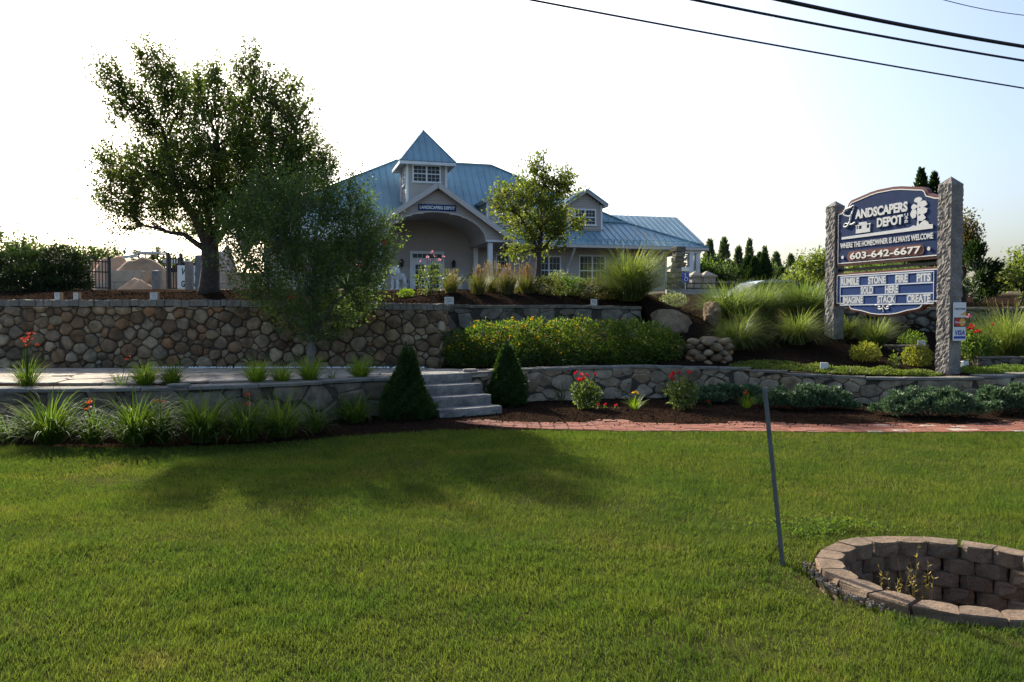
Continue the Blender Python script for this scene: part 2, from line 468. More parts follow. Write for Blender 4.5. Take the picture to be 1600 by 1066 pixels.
def in_blobs(blobs, n, rng, shell=.55):
    """points spread through a union of ellipsoids, denser to the outside; with outward directions"""
    wgt = np.array([b[1][0] * b[1][2] for b in blobs]); wgt = wgt / wgt.sum()
    idx = rng.choice(len(blobs), n, p=wgt)
    d = rdir(n, rng); r = rng.uniform(0, 1, n) ** (1 / 3.0)
    r = r * (1 - shell) + shell * r ** .3
    r = r * (1 + rng.normal(0, .07, n))
    C = np.array([tuple(b[0]) for b in blobs])[idx]; R = np.array([b[1] for b in blobs])[idx]
    return C + d * R * r[:, None], unit(d / R), idx
def pxblobs(lst, d):
    out = []
    for b in lst:
        px, py, r = b[:3]; dd = b[3] if len(b) > 3 else 0; fl = b[4] if len(b) > 4 else 1.0
        R = r * (d + dd) / F_PX
        out.append((at(px, py, d + dd), (R, R * 1.0, R * fl)))
    return out
def shrub(name, label, cat, base, blobs, n, size, mat, aspect=.55, up=.3, group=None, flowers=None, stems=6, shell=.6, rnd=.5, stem_r=.012, barkm='bark', seed=3):
    """bushy plant: stems and a leafy crown, blossoms if it blooms; blobs in world coordinates"""
    rng = np.random.default_rng(seed + int(abs(base[0] * 101 + base[1] * 7) * 10))
    t = thing(name, label, cat, base, group=group)
    bs = [(Vector(c) - Vector(base), r) for c, r in blobs]
    P, D, _ = in_blobs(bs, n, rng, shell)
    P[:, 2] = np.maximum(P[:, 2], .02)
    dirs = unit(D + rdir(n, rng) * rnd * 1.4 + np.array([0, 0, up]))
    part('foliage', *leaf_quads(P, dirs, size * rng.uniform(.6, 1.25, n), aspect, rng), mat, t)
    mb = MB()
    for i in range(stems):
        c, r = bs[i % len(bs)]
        e = Vector(c) + Vector(tuple(rng.normal(0, .3, 3) * np.array(r)))
        e.z = max(e.z, .05)
        m_ = Vector((e.x * .35, e.y * .35, e.z * .55))
        mb.tube([(rng.normal(0, stem_r * 2), rng.normal(0, stem_r * 2), -.03), m_, e], [stem_r, stem_r * .7, stem_r * .3], 5)
    if stems: mb.build('stem', M[barkm], t)
    if flowers:
        cnt, fs, fm, zmin = flowers
        P, D, _ = in_blobs(bs, cnt * 4, rng, .97)
        keep = (D[:, 2] > zmin) & (P[:, 2] > .1)
        P = P[keep][:cnt]; D = D[keep][:cnt]
        part('blossoms', *bloom(P + D * size * .4, fs, rng, 5, .9, unit(D + np.array([0, -.3, .3]))), fm, t)
    return t
def spray_tree(name, label, base, fork, trunk_r, blobs, sprays, per, spray_len, leaf, mat, cat='tree', aspect=.55, limb_r=.3, up=.5, seed=1, bark='bark', group=None, shell=.5, trunk_pts=None, rnd=.45, twigs=.5, jit=.75):
    rng = np.random.default_rng(seed)
    t = thing(name, label, cat, base, group=group)
    B = Vector(base); fk = Vector(fork) - B
    bs = [(Vector(c) - B, r) for c, r in blobs]
    mb = MB()
    tp = trunk_pts or [Vector((0, 0, -.15)), Vector((0, 0, .12)), fk * .5 + Vector((.02, 0, 0)), fk]
    mb.tube(tp, [trunk_r * 1.35, trunk_r * 1.02, trunk_r * .9, trunk_r * .85] if len(tp) == 4 else [trunk_r * (1.25 - .4 * i / (len(tp) - 1)) for i in range(len(tp))], 10)
    limbs = [None] * len(bs)
    C = np.array([tuple(c) for c, r in bs]); order = [int(np.argmax(C[:, 2]))]
    K = min(len(bs), 7 if len(bs) > 9 else 4)
    while len(order) < K:
        dd = np.min([np.linalg.norm((C - C[o]) * np.array([1, 1.3, .8]), axis=1) for o in order], axis=0); order.append(int(np.argmax(dd)))
    rest = [i for i in np.argsort(np.linalg.norm(C - np.array(fk), axis=1)) if i not in order]
    def limb(a, c, r0, r1):
        v = c - a; q = [a, a + v * .33 + Vector((0, 0, v.length * .08)), a + v * .68 + Vector((0, 0, v.length * .05)) + Vector(tuple(rng.normal(0, .05, 3) * v.length)), c]
        pts = []
        for k in range(3):
            for s_ in (0, .5): pts.append(q[k].lerp(q[k + 1], s_))
        pts.append(q[3])
        pts = [p_ + Vector(tuple(rng.normal(0, .014, 3) * v.length)) if 0 < i < len(pts) - 1 else p_ for i, p_ in enumerate(pts)]
        mb.tube(pts, [r0 + (r1 - r0) * (i / (len(pts) - 1)) ** .7 for i in range(len(pts))], 6, False)
        return pts
    for o in order: limbs[o] = limb(fk - Vector((0, 0, trunk_r * .6)), bs[o][0], trunk_r * limb_r * 1.5 * rng.uniform(.75, 1.15), .012)
    for o in rest:
        c = bs[o][0]; best = None
        for L_ in limbs:
            if L_ is None: continue
            for k in range(1, 5):
                dd = (L_[k] - c).length + .25 * max(0, L_[k].z - c.z)
                if best is None or dd < best[0]: best = (dd, L_[k], k)
        limbs[o] = limb(best[1], c, trunk_r * limb_r * (.75 - .1 * best[2]) * .8, .009)
    Q, D, idx = in_blobs(bs, sprays, rng, shell)
    fkn = np.array(fk)
    dirs = unit(unit(Q - fkn) * .8 + D * .35 + np.array([0, 0, up * .5]) + rdir(sprays, rng) * rnd)
    L = spray_len * rng.uniform(.5, 1.3, sprays)
    nt = int(sprays * twigs)
    for i in range(nt):
        lp = limbs[idx[i]]; s = lp[rng.integers(3, len(lp))]
        a = Vector(Q[i]); b = Vector(Q[i] + dirs[i] * L[i])
        mb.tube([s, s.lerp(a, .55) + Vector((0, 0, .04)), a, b], [.011, .008, .006, .002], 3, False)
    mb.build('trunk', M[bark], t, True)
    s = rng.uniform(-.25, 1.0, (sprays, per))
    P = (Q[:, None, :] + dirs[:, None, :] * (L[:, None] * s)[:, :, None] + rng.normal(0, leaf * jit, (sprays, per, 3))).reshape(-1, 3)
    LD = unit(np.repeat(dirs, per, 0) * .6 + rdir(sprays * per, rng) * .9 + np.array([0, 0, -.15]))
    part('crown', *leaf_quads(P, LD, leaf * rng.uniform(.65, 1.25, len(P)), aspect, rng), mat, t)
    return t
def conifer(name, label, base, h, w, n, mat, size, layers=True, group=None, seed=1, droop=.1, cat='tree', power=1.0):
    """needle tree: leader, whorls of limbs and needle sprays along them"""
    rng = np.random.default_rng(seed)
    t = thing(name, label, cat, base, group=group)
    mb = MB(); mb.tube([(0, 0, -.1), (0, 0, h * .5), (0, 0, h)], [h * .022 + .01, h * .014, .006], 6)
    Ps, Ds = [], []
    nb = max(18, int(h * (9 if layers else 14)))
    for i in range(nb):
        s = (i + rng.uniform(0, 1)) / nb
        z = h * (.06 + .94 * s)
        ln = w * .5 * (1 - s) ** power * rng.uniform(.72, 1.12) + .02 * h
        a = rng.uniform(0, 6.28)
        rise = (.35 if layers else 1.3) - droop
        d = np.array([math.cos(a), math.sin(a), rise * (.4 + s)])
        mb.tube([(0, 0, z), tuple(np.array([0, 0, z]) + d * ln)], [.010 * h * .2 + .004, .003], 3, False)
        k = int(n / nb * (.35 + 1.3 * (1 - s)))
        u = rng.uniform(.1, 1, k) ** .7
        P = np.array([0, 0, z]) + d * (ln * u)[:, None] + rng.normal(0, 1, (k, 3)) * (ln * .10 + size * .25) * np.array([1, 1, .45 if layers else .9])
        Ps.append(P); Ds.append(unit(d + rdir(k, rng) * .75 + np.array([0, 0, .1])))
    mb.build('trunk', M['bark'], t)
    P = np.concatenate(Ps); D = np.concatenate(Ds)
    part('crown', *leaf_quads(P, D, size * rng.uniform(.6, 1.3, len(P)), .34, rng), mat, t)
    return t

# ------------------------------------------------------------------ polygons
def clip(poly, a, b, c):
    """keep a*x+b*y<=c"""
    out = []
    for i in range(len(poly)):
        p, q = poly[i], poly[(i + 1) % len(poly)]
        dp, dq = a * p[0] + b * p[1] - c, a * q[0] + b * q[1] - c
        if dp <= 0: out.append(p)
        if (dp < 0 < dq) or (dq < 0 < dp):
            s = dp / (dp - dq); out.append((p[0] + (q[0] - p[0]) * s, p[1] + (q[1] - p[1]) * s))
    return out
def voronoi(seeds, rect, rad=None):
    """cells of a set of seeds; with radii, larger seeds take larger cells"""
    x0, x1, y0, y1 = rect; cells = []
    S = np.array(seeds); R2 = np.zeros(len(S)) if rad is None else np.array(rad) ** 2
    for i, (sx, sy) in enumerate(seeds):
        poly = [(x0, y0), (x1, y0), (x1, y1), (x0, y1)]
        dist = (S[:, 0] - sx) ** 2 + (S[:, 1] - sy) ** 2
        for j in np.argsort(dist)[1:30]:
            tx, ty = S[j]
            a, b = tx - sx, ty - sy; c = (tx * tx + ty * ty - sx * sx - sy * sy + R2[i] - R2[j]) / 2
            poly = clip(poly, a, b, c)
            if len(poly) < 3: break
        cells.append(poly)
    return cells
def pack(L, h, r0, r1, rng):
    """stones of mixed size thrown into a wall face, the big ones first"""
    P = np.zeros((0, 2)); R = np.zeros(0)
    for k in range(9):
        r = r1 + (r0 - r1) * (k / 8) ** .8
        for q in rng.uniform((0, 0), (L, h), (int(L * h / (r * r) * 3) + 10, 2)):
            rr = r * rng.uniform(.85, 1.15)
            if len(R) == 0 or np.all(np.hypot(P[:, 0] - q[0], P[:, 1] - q[1]) > (R + rr) * .86):
                P = np.vstack([P, q]); R = np.append(R, rr)
    return P, R
def centroid(p):
    return (sum(q[0] for q in p) / len(p), sum(q[1] for q in p) / len(p))
def inset(p, d):
    """move every edge of a convex polygon inwards"""
    out = p; n = len(p); cx, cy = centroid(p)
    for i in range(n):
        (ax, ay), (bx, by) = p[i], p[(i + 1) % n]
        nx, ny = by - ay, -(bx - ax); L = math.hypot(nx, ny)
        if L < 1e-6: continue
        nx, ny = nx / L, ny / L
        if nx * (cx - ax) + ny * (cy - ay) > 0: nx, ny = -nx, -ny
        out = clip(out, nx, ny, nx * ax + ny * ay - d)
        if len(out) < 3: return None
    return out
def chaikin(p, k=.25):
    o = []
    for i in range(len(p)):
        a, b = p[i], p[(i + 1) % len(p)]
        o.append((a[0] + (b[0] - a[0]) * k, a[1] + (b[1] - a[1]) * k)); o.append((a[0] + (b[0] - a[0]) * (1 - k), a[1] + (b[1] - a[1]) * (1 - k)))
    return o
class Path2:
    """plan curve: position and outward normal by arc length (outward = to the right of travel)"""
    def __init__(s, pts):
        s.p = np.array(pts, float); d = np.hypot(*np.diff(s.p, axis=0).T); s.u = np.concatenate([[0], np.cumsum(d)]); s.L = s.u[-1]
    def at(s, u):
        x = np.interp(u, s.u, s.p[:, 0]); y = np.interp(u, s.u, s.p[:, 1]); e = .12
        u0, u1 = max(0, u - e), min(s.L, u + e)
        tx = np.interp(u1, s.u, s.p[:, 0]) - np.interp(u0, s.u, s.p[:, 0]); ty = np.interp(u1, s.u, s.p[:, 1]) - np.interp(u0, s.u, s.p[:, 1])
        L = math.hypot(tx, ty) or 1
        return x, y, ty / L, -tx / L
def smooth_path(pts, k=2):
    p = [tuple(q) for q in pts]
    for _ in range(k):
        o = [p[0]]
        for i in range(len(p) - 1):
            a, b = p[i], p[i + 1]
            o += [(a[0] * .75 + b[0] * .25, a[1] * .75 + b[1] * .25), (a[0] * .25 + b[0] * .75, a[1] * .25 + b[1] * .75)]
        p = o + [p[-1]]
    return p
def seeds_for(L, h, size, rng, jitter=.38, squash=1.0):
    """staggered rows of uneven spacing"""
    out = []; y = 0.0; row = 0
    while y < h:
        rh = size * squash * rng.uniform(.75, 1.2); x = -size * rng.uniform(0, 1)
        while x < L + size:
            w = size * rng.uniform(.65, 1.5)
            px, py = x + w / 2, y + rh / 2 + rng.normal(0, jitter * .5) * rh
            if 0 < px < L and 0 < py < h: out.append((px, py))
            x += w
        y += rh; row += 1
    return out
def stone_wall(t, base, path, ztop, zbot, size, mat, rng, round_=2, proud=.05, joint=.012, thick=.35, squash=.85, coping=None, stone_name='stone', backing=True, gap_top=0.0):
    """field stones laid in a wall: every stone its own mesh, mortar bed behind"""
    bx, by, bz = base
    hmax = max(ztop(u) for u in np.linspace(0, path.L, 30)) - zbot
    Ps, Rs = pack(path.L, hmax / squash, size * .24, size * .68, rng)
    cells = voronoi([tuple(q) for q in Ps], (0, path.L, 0, hmax / squash), Rs)
    for poly in cells:
        if len(poly) < 3: continue
        poly = [(x, y * squash) for x, y in poly]
        cu, cv = centroid(poly)
        top = ztop(cu) - zbot - gap_top
        poly = clip(poly, 0, 1, top)
        if len(poly) < 3: continue
        poly = inset(poly, joint * rng.uniform(.6, 1.3))
        if poly and len(poly) > 2:
            cc = centroid(poly); poly = [(cc[0] + (x - cc[0]) * k_, cc[1] + (y - cc[1]) * k_) for (x, y), k_ in zip(poly, rng.uniform(.88, 1.02, len(poly)) if round_ >= 2 else rng.uniform(.975, 1.015, len(poly)))]
        if not poly or len(poly) < 3: continue
        ar = abs(sum(poly[i][0] * poly[(i + 1) % len(poly)][1] - poly[(i + 1) % len(poly)][0] * poly[i][1] for i in range(len(poly)))) / 2
        if ar < .0006: continue
        kk = rng.uniform(.07, .17) if round_ >= 2 else .045
        for _ in range(max(1, min(round_, 2))): poly = chaikin(poly, kk)
        if len(poly) > 18: poly = poly[::2]
        n = len(poly); c = centroid(poly); pr = proud * rng.uniform(.55, 1.3) * min(1, math.sqrt(ar) / size * 1.2)
        tilt = rng.normal(0, .22, 2)
        V = []
        for sc_, dp in ((1.0, -.06), (1.0, pr * .35), (.90, pr * .85), (.6, pr)) if round_ >= 2 else ((1.0, -.06), (1.0, pr * .55), (.94, pr * .92), (.6, pr)):
            for (x, y) in poly:
                uu = c[0] + (x - c[0]) * sc_; vv = c[1] + (y - c[1]) * sc_
                dd = dp + (tilt[0] * (uu - c[0]) + tilt[1] * (vv - c[1])) * (dp > 0) * (1 if dp > pr * .5 else .4) + (rng.normal(0, pr * .07) if dp > 0 else 0)
                X, Y, nx, ny = path.at(min(max(uu, 0), path.L))
                V.append((X + nx * dd - bx, Y + ny * dd - by, zbot + vv - bz))
        X, Y, nx, ny = path.at(c[0]); V.append((X + nx * pr * 1.04 - bx, Y + ny * pr * 1.04 - by, zbot + c[1] - bz))
        Fc = [(r * n + i, r * n + (i + 1) % n, (r + 1) * n + (i + 1) % n, (r + 1) * n + i) for r in range(3) for i in range(n)]
        Fc += [(3 * n + i, 3 * n + (i + 1) % n, 4 * n) for i in range(n)]
        part(stone_name, V, Fc, mat, t, True)
    if backing:
        V = []; Fc = []; N = max(6, int(path.L / .25))
        for i in range(N + 1):
            u = path.L * i / N; X, Y, nx, ny = path.at(u); zt = ztop(u) - gap_top - .012
            for dp, z in ((0, zbot - .15), (0, zt), (-thick, zt), (-thick, zbot - .15)):
                V.append((X + nx * dp - bx, Y + ny * dp - by, z - bz))
        for i in range(N):
            for k in range(3): Fc.append((i * 4 + k, i * 4 + 4 + k, i * 4 + 5 + k, i * 4 + 1 + k))
        Fc += [(0, 1, 2, 3), (N * 4 + 3, N * 4 + 2, N * 4 + 1, N * 4)]
        part('mortar', V, Fc, M['mortar'], t)
    if coping:
        cw, ch, over, cmat, nm = coping
        u = 0.0
        while u < path.L - .03:
            w = min(cw * rng.uniform(.75, 1.3), path.L - u)
            if path.L - u - w < cw * .4: w = path.L - u
            g = .006; V = []; zt = ztop(u + w / 2) + rng.normal(0, .005)
            ov = over + rng.normal(0, .008)
            K = 3
            for k in range(K + 1):
                uu = u + g + (w - 2 * g) * k / K
                X, Y, nx, ny = path.at(uu)
                for dp, z in ((ov, zt - ch), (ov + rng.normal(0, .006), zt - .012), (ov - .015, zt + rng.normal(0, .003)), (-thick, zt), (-thick, zt - ch)):
                    V.append((X + nx * dp - bx, Y + ny * dp - by, z - bz))
            Fc = []
            for k in range(K):
                for j in range(5): Fc.append((k * 5 + j, k * 5 + (j + 1) % 5, k * 5 + 5 + (j + 1) % 5, k * 5 + 5 + j))
            Fc += [(4, 3, 2, 1, 0), tuple(K * 5 + j for j in range(5))]
            part(nm, V, Fc, cmat, t)
            u += w

# ================================================================== THE GROUND
EDGE = ([-60, -14, -6.3, -5.26, -4.25, -3.06, -2.05, -.9, 0, 1.77, 3.5, 5.2, 7.0, 16, 60],
        [10.4, 10.2, 9.86, 9.70, 9.68, 10.06, 10.66, 11.22, 11.19, 11.06, 11.0, 10.9, 11.0, 11.2, 11.3])
def edge(x): return np.interp(x, *EDGE)
LW = smooth_path([(-14, 11.25), (-7, 10.97), (-6.0, 11.02), (-4.9, 11.15), (-4.12, 11.45), (-3.3, 11.85), (-2.5, 12.45), (-1.72, 13.12)])
RW = smooth_path([(-.72, 13.80), (.24, 14.75), (1.2, 15.1), (2.5, 15.5), (3.4, 15.6), (4.3, 15.4), (5.0, 15.0), (5.8, 14.6), (6.8, 14.2), (7.9, 14.1), (9.1, 14.3), (11.5, 14.9), (14, 15.2)])
RW_TOP = ([-1, 1, 3.4, 4.3, 5, 5.8, 6.8, 7.9, 9.1, 15], [.65, .66, .66, .63, .585, .54, .526, .53, .587, .62])
WELL = (2.73, 4.87); WELL_R = .812; WELL_TOP = .042
def lawn_z(x, y):
    z = .018 * np.sin(x * .9 + 1) * np.cos(y * .7) + .012 * np.sin(x * 2.3 + y * 1.7) + .008 * np.sin(x * 4.1 - y * 3.3)
    z = z + .055 * np.exp(-((x - 3.15) ** 2 + (y - 4.15) ** 2) / .22)
    return z * np.clip((edge(x) - y) / .6, 0, 1) - .012 * np.clip((np.hypot(x - WELL[0], y - WELL[1]) < 1.1), 0, 1)
# lawn sheet with the opening of the well
xs = np.concatenate([[-400, -150, -60, -30, -18], np.arange(-14, 14.01, .22), [18, 30, 60, 150, 400]])
ts = np.concatenate([[-120, -40, -12, -4, 0], np.linspace(1.2, 8, 40), np.linspace(8.3, 10.2, 6)])
V = []; nR = len(ts) + 1
for x in xs:
    for t_ in ts: V.append((x, t_, float(lawn_z(x, t_))))
    V.append((x, float(edge(x)), -.012))
Fc = []
for i in range(len(xs) - 1):
    for j in range(nR - 1):
        q = (i * nR + j, (i + 1) * nR + j, (i + 1) * nR + j + 1, i * nR + j + 1)
        if any(math.hypot(V[k][0] - WELL[0], V[k][1] - WELL[1]) < .72 for k in q): continue
        # rows past the bed edge collapse on it
        Fc.append(q)
V = [(x, min(y, float(edge(x))), z) for x, y, z in V]
tag(part('lawn', V, Fc, M['lawn'], None, True), 'mown green lawn across the foreground', None, None, 'structure')

def sheet(name, x_list, front, back, zf, mat, rows=14, label=None):
    V = []; Fc = []
    for x in x_list:
        a, b = front(x), back(x)
        for k in range(rows + 1):
            y = a + (b - a) * k / rows; V.append((x, y, zf(x, y)))
    n = rows + 1
    for i in range(len(x_list) - 1):
        for k in range(rows): Fc.append((i * n + k, (i + 1) * n + k, (i + 1) * n + k + 1, i * n + k + 1))
    return tag(part(name, V, Fc, mat, None, True), label, None, None, 'structure')
def line(p): 
    a = np.array(p); return lambda x: float(np.interp(x, a[:, 0], a[:, 1]))
lw_y, rw_y = line(LW), line(RW)
def bed_back(x):
    if x < -1.72: return lw_y(x) + .15
    if x < -.60: return 13.12 + (x + 1.72) * .66 + .15
    return rw_y(x) + .15
def bed_z(x, y):
    t_ = np.clip((y - edge(x)) / 1.2, 0, 1)
    return float(-.018 + .055 * t_ + .012 * math.sin(x * 3.1) * math.sin(y * 2.7) * t_)
sheet('mulch_bed', list(np.arange(-14, 14.01, .2)), lambda x: float(edge(x)) - .06, bed_back, bed_z, M['mulch'], 16, 'dark bark mulch bed between the lawn and the low stone walls')
def ter_front(x):
    if x < -1.72: return lw_y(x) + .1
    if x < -.60: return 13.12 + (x + 1.72) * .66 + .12
    return rw_y(x) + .1
def ter_z(x, y):
    return .585 + .05 * float(np.clip((x - .2) / .8, 0, 1)) + .01 * math.sin(x * 2 + y * 3)
sheet('terrace_bed', list(np.arange(-14, 2.91, .15)), ter_front, lambda x: 16.1 if x < -1.43 else 17.8, ter_z, M['mulch'], 14, 'mulched terrace behind the low walls')
PL = ([15, 16, 17.2, 18.6, 20, 22, 40, 50, 120, 500, 1100], [1.84, 1.86, 1.95, 2.13, 2.2, 2.22, 2.97, 3.0, 3.3, 4, 6])
PR = ([13, 14.2, 15.5, 16.5, 18, 20, 24, 40, 50, 120, 500, 1100], [.50, .52, .62, .86, 1.30, 1.70, 1.95, 2.9, 3.0, 3.3, 4, 6])
PQ = ([13, 14.2, 16, 19.8, 20.15, 24, 40, 50, 120, 500, 1100], [.50, .52, .60, .86, 1.78, 1.95, 2.9, 3.0, 3.3, 4, 6])
def up_z(x, y):
    l_, r_, q_ = np.interp(y, *PL), np.interp(y, *PR), np.interp(y, *PQ)
    a = max(np.clip((x - 2.95) / 1.6, 0, 1), np.clip((18.3 - y) / 1.2, 0, 1) * (x > 2.9)); b = np.clip((x - 7.3) / 1.6, 0, 1)
    z = l_ * (1 - a) + (r_ * (1 - b) + q_ * b) * a
    fade = np.clip((y - 16.4) / 1.5, 0, 1) * np.clip((60 - y) / 20, 0, 1)
    z = z + .13 * math.exp(-((x + 6.75) ** 2 / 1.6 + (y - 18.0) ** 2 / .9))
    if -1.47 < x < 2.9: z = min(z, 1.80 + (y - up_front(x)) * .28)
    if 2.9 <= x < 2.94: z = min(z, .62) if y < 17.9 else z
    return float(z + fade * (.04 * math.sin(x * 1.3 + y * .8) + .025 * math.sin(x * 2.9 - y * 1.7)))
xs = [-900, -400, -200, -100, -60, -40, -28, -20] + list(np.arange(-15, -1.5, .5)) + list(np.arange(-1.43, 2.9, .35)) + [2.88, 2.91] + list(np.arange(2.97, 14.1, .35)) + [17, 22, 30, 45, 70, 110, 220, 420, 900]
def up_front(x):
    if x < -1.45: return 16.08
    if x < 2.9: return 17.45 + (x + 1.4) * .09
    return rw_y(min(x, 14)) + .12
rows = np.array([0, .25, .5, .8, 1.1, 1.5, 1.9, 2.4, 2.9, 3.5, 4.1, 4.8, 5.5, 6.5, 8, 10, 13, 17, 22, 28, 36, 50, 80, 130, 250, 500, 1000])
V = []; Fc = []; n = len(rows)
for x in xs:
    y0 = up_front(x)
    for r in rows: V.append((x, y0 + r, up_z(x, y0 + r)))
for i in range(len(xs) - 1):
    for k in range(n - 1): Fc.append((i * n + k, (i + 1) * n + k, (i + 1) * n + k + 1, i * n + k + 1))
tag(part('ground', V, Fc, M['upper'], None, True), 'upper ground rising to the shop and the yard', None, None, 'structure')

# loose mulch chips lying on the beds
def chips(name, label, pts_z, size=.045):
    P = np.array(pts_z); n = len(P)
    D = unit(RNG.normal(0, 1, (n, 3)) * np.array([1, 1, .35]))
    V, Fq = leaf_quads(P + np.array([0, 0, .008]), D, size * RNG.uniform(.4, 1.3, n), .38, RNG, .1)
    return tag(part(name, V, Fq, M['chip']), label, 'mulch', None, 'stuff')
pts = []
for _ in range(26000):
    x = random.uniform(-9, 10); y = random.uniform(9.6, 15.6)
    if float(edge(x)) - .08 < y < bed_back(x) - .15: pts.append((x, y, bed_z(x, y)))
chips('mulch_chips', 'loose bark chips on the bed beside the lawn', pts)
pts = []
for _ in range(30000):
    x = random.uniform(-12, 12); y = random.uniform(14.2, 21.5)
    if y > up_front(x) + .1: pts.append((x, y, up_z(x, y)))
chips('mulch_chips', 'loose bark chips on the upper beds and the slope', pts, .055)

# grass blades
def grass():
    n = 820000
    rng = np.random.default_rng(5)
    u = rng.uniform(0, 1, n)
    # more blades per metre close by
    d = 2.6 + 9.0 * u ** 1.1
    x = rng.uniform(-1, 1, n) * (.665 * d + 1.9)
    keep = (d < edge(x) + .03) & (np.hypot(x - WELL[0], d - WELL[1]) > .828 + .03 * rng.uniform(0, 1, n))
    # thin turf on the west rim of the well
    thin = np.exp(-((x - 1.86) ** 2 / .02 + (d - 4.75) ** 2 / .1))
    keep &= rng.uniform(0, 1, n) > thin * .9
    # worn spots where soil and thatch show
    for (wx, wy, wr) in ((-2.0, 6.6, .28), (.15, 6.9, .16), (.7, 6.7, .2), (-2.9, 4.0, .3), (1.1, 3.9, .22), (2.0, 6.15, .14), (-.6, 5.2, .13), (-4.2, 7.9, .3), (3.6, 7.6, .25), (2.6, 3.75, .18), (-1.0, 8.6, .25)):
        g = np.exp(-(((x - wx) / (wr * 1.8)) ** 2 + ((d - wy) / wr) ** 2) * (1 + .5 * np.sin(x * 23) * np.sin(d * 19)))
        keep &= rng.uniform(0, 1, n) > g * .72
    x, d = x[keep], d[keep]; n = len(x)
    z = lawn_z(x, d)
    patch = .5 + .5 * np.sin(x * 1.7 + 2 * np.sin(d * 1.1)) * np.sin(d * 2.1 + 1.5 * np.sin(x * .9))
    clumpy = .5 + .5 * np.sin(x * 9 + 3 * np.sin(d * 5)) * np.sin(d * 8 + 2 * np.sin(x * 6))
    h = (.021 + .012 * patch + .014 * clumpy) * rng.uniform(.55, 1.35, n)
    h *= 1 + .35 * np.sin(x * 31 + 4 * np.sin(d * 17)) * np.sin(d * 27 + 3 * np.sin(x * 13))
    long_ = rng.uniform(0, 1, n) < .01
    h[long_] *= 1.7
    for k in range(70):
        tx, ty = rng.uniform(-4, 4), rng.uniform(3.2, 8.5); g = np.exp(-((x - tx) ** 2 + (d - ty) ** 2) / rng.uniform(.002, .012)); h *= 1 + g * rng.uniform(.3, 1.0)
    w = np.interp(d, [3, 6, 11], [.0028, .0042, .0075]) * rng.uniform(.7, 1.3, n)
    a = rng.uniform(0, 2 * math.pi, n)
    lean = rng.uniform(.05, .9, n)
    comb = np.stack([.2 * np.sin(x * 1.1 + d), .2 * np.cos(d * .9 - x * .6)], 1) + rng.normal(0, .25, (n, 2))
    b = rng.uniform(0, 2 * math.pi, n)
    base = np.stack([x, d, z], 1)
    sd = np.stack([np.cos(b), np.sin(b), np.zeros(n)], 1) * w[:, None]
    hor = np.stack([np.cos(a), np.sin(a)], 1) * lean[:, None] + comb
    m_ = base + np.concatenate([hor * (h * .38)[:, None], (h * .62)[:, None]], 1)
    tip = base + np.concatenate([hor * h[:, None] * .95, (h * (1.05 - .25 * lean))[:, None]], 1)
    near = d < 5.6
    # near blades bend once, far blades are a single sliver
    Vn = np.stack([base[near] - sd[near] * .5, base[near] + sd[near] * .5, m_[near] + sd[near] * .42, tip[near], m_[near] - sd[near] * .42], 1).reshape(-1, 3)
    k = near.sum(); i0 = np.arange(k) * 5
    Fn = np.concatenate([np.stack([i0, i0 + 1, i0 + 2], 1), np.stack([i0, i0 + 2, i0 + 4], 1), np.stack([i0 + 4, i0 + 2, i0 + 3], 1)])
    f = ~near
    Vf = np.stack([base[f] - sd[f] * .5, base[f] + sd[f] * .5, tip[f]], 1).reshape(-1, 3)
    Ff = np.arange(len(Vf)).reshape(-1, 3)
    V, Fa = merge([(Vn, Fn), (Vf, Ff)])
    tag(part('grass', V, Fa, M['grass']), 'short mown grass blades of the lawn', 'grass', None, 'stuff')
grass()

# ================================================================== WALLS, STEPS, PATHS
rw_ = np.random.default_rng(21)
t = thing('fieldstone_wall', 'tall rounded fieldstone retaining wall with small cobble coping below the big tree', 'stone wall', (-6, 16, .58))
p = Path2([(-11.6, 16.05), (-6, 16.0), (-1.50, 15.98), (-1.44, 16.04), (-1.40, 17.3)])
stone_wall(t, (-6, 16, .58), p, lambda u: interp(u, [0, 6, 10, 14], [1.94, 1.93, 1.86, 1.86]), .56, .225, M['field'], rw_, 2, .06, .004, .4, .9, (.15, .13, .055, M['coping'], 'coping_stone'), gap_top=.13)
t = thing('grey_stone_wall', 'dark grey mortared stone wall behind the yellow flowering hedge', 'stone wall', (.7, 17.5, .6))
p = Path2([(-1.62, 17.40), (2.86, 17.80)])
stone_wall(t, (.7, 17.5, .6), p, lambda u: interp(u, [0, 4.3], [1.87, 1.84]), .6, .42, M['grey'], rw_, 1, .03, .005, .4, .8, (.8, .07, .045, M['grey'], 'coping_stone'), gap_top=.07)
t = thing('low_stone_wall', 'low brown stone wall with flat cap behind the row of daylilies', 'stone wall', (-5, 11.2, 0))
lwp = [q for q in LW if q[0] > -9.2]
stone_wall(t, (-5, 11.2, 0), Path2(lwp), lambda u: .625, -.02, .40, M['low'], rw_, 1, .04, .006, .32, .8, (.75, .05, .06, M['coping'], 'cap_stone'), gap_top=.05)
t = thing('ledgestone_wall', 'low curving grey ledgestone wall behind the roses and junipers', 'stone wall', (4, 15, 0))
rwp = Path2([q for q in RW if q[0] < 12.2])
def rw_top(u): return float(np.interp(rwp.at(u)[0], *RW_TOP))
stone_wall(t, (4, 15, 0), rwp, rw_top, -.02, .29, M['ledge'], rw_, 1, .03, .0035, .32, .7, (.6, .05, .045, M['coping'], 'cap_stone'), gap_top=.05)

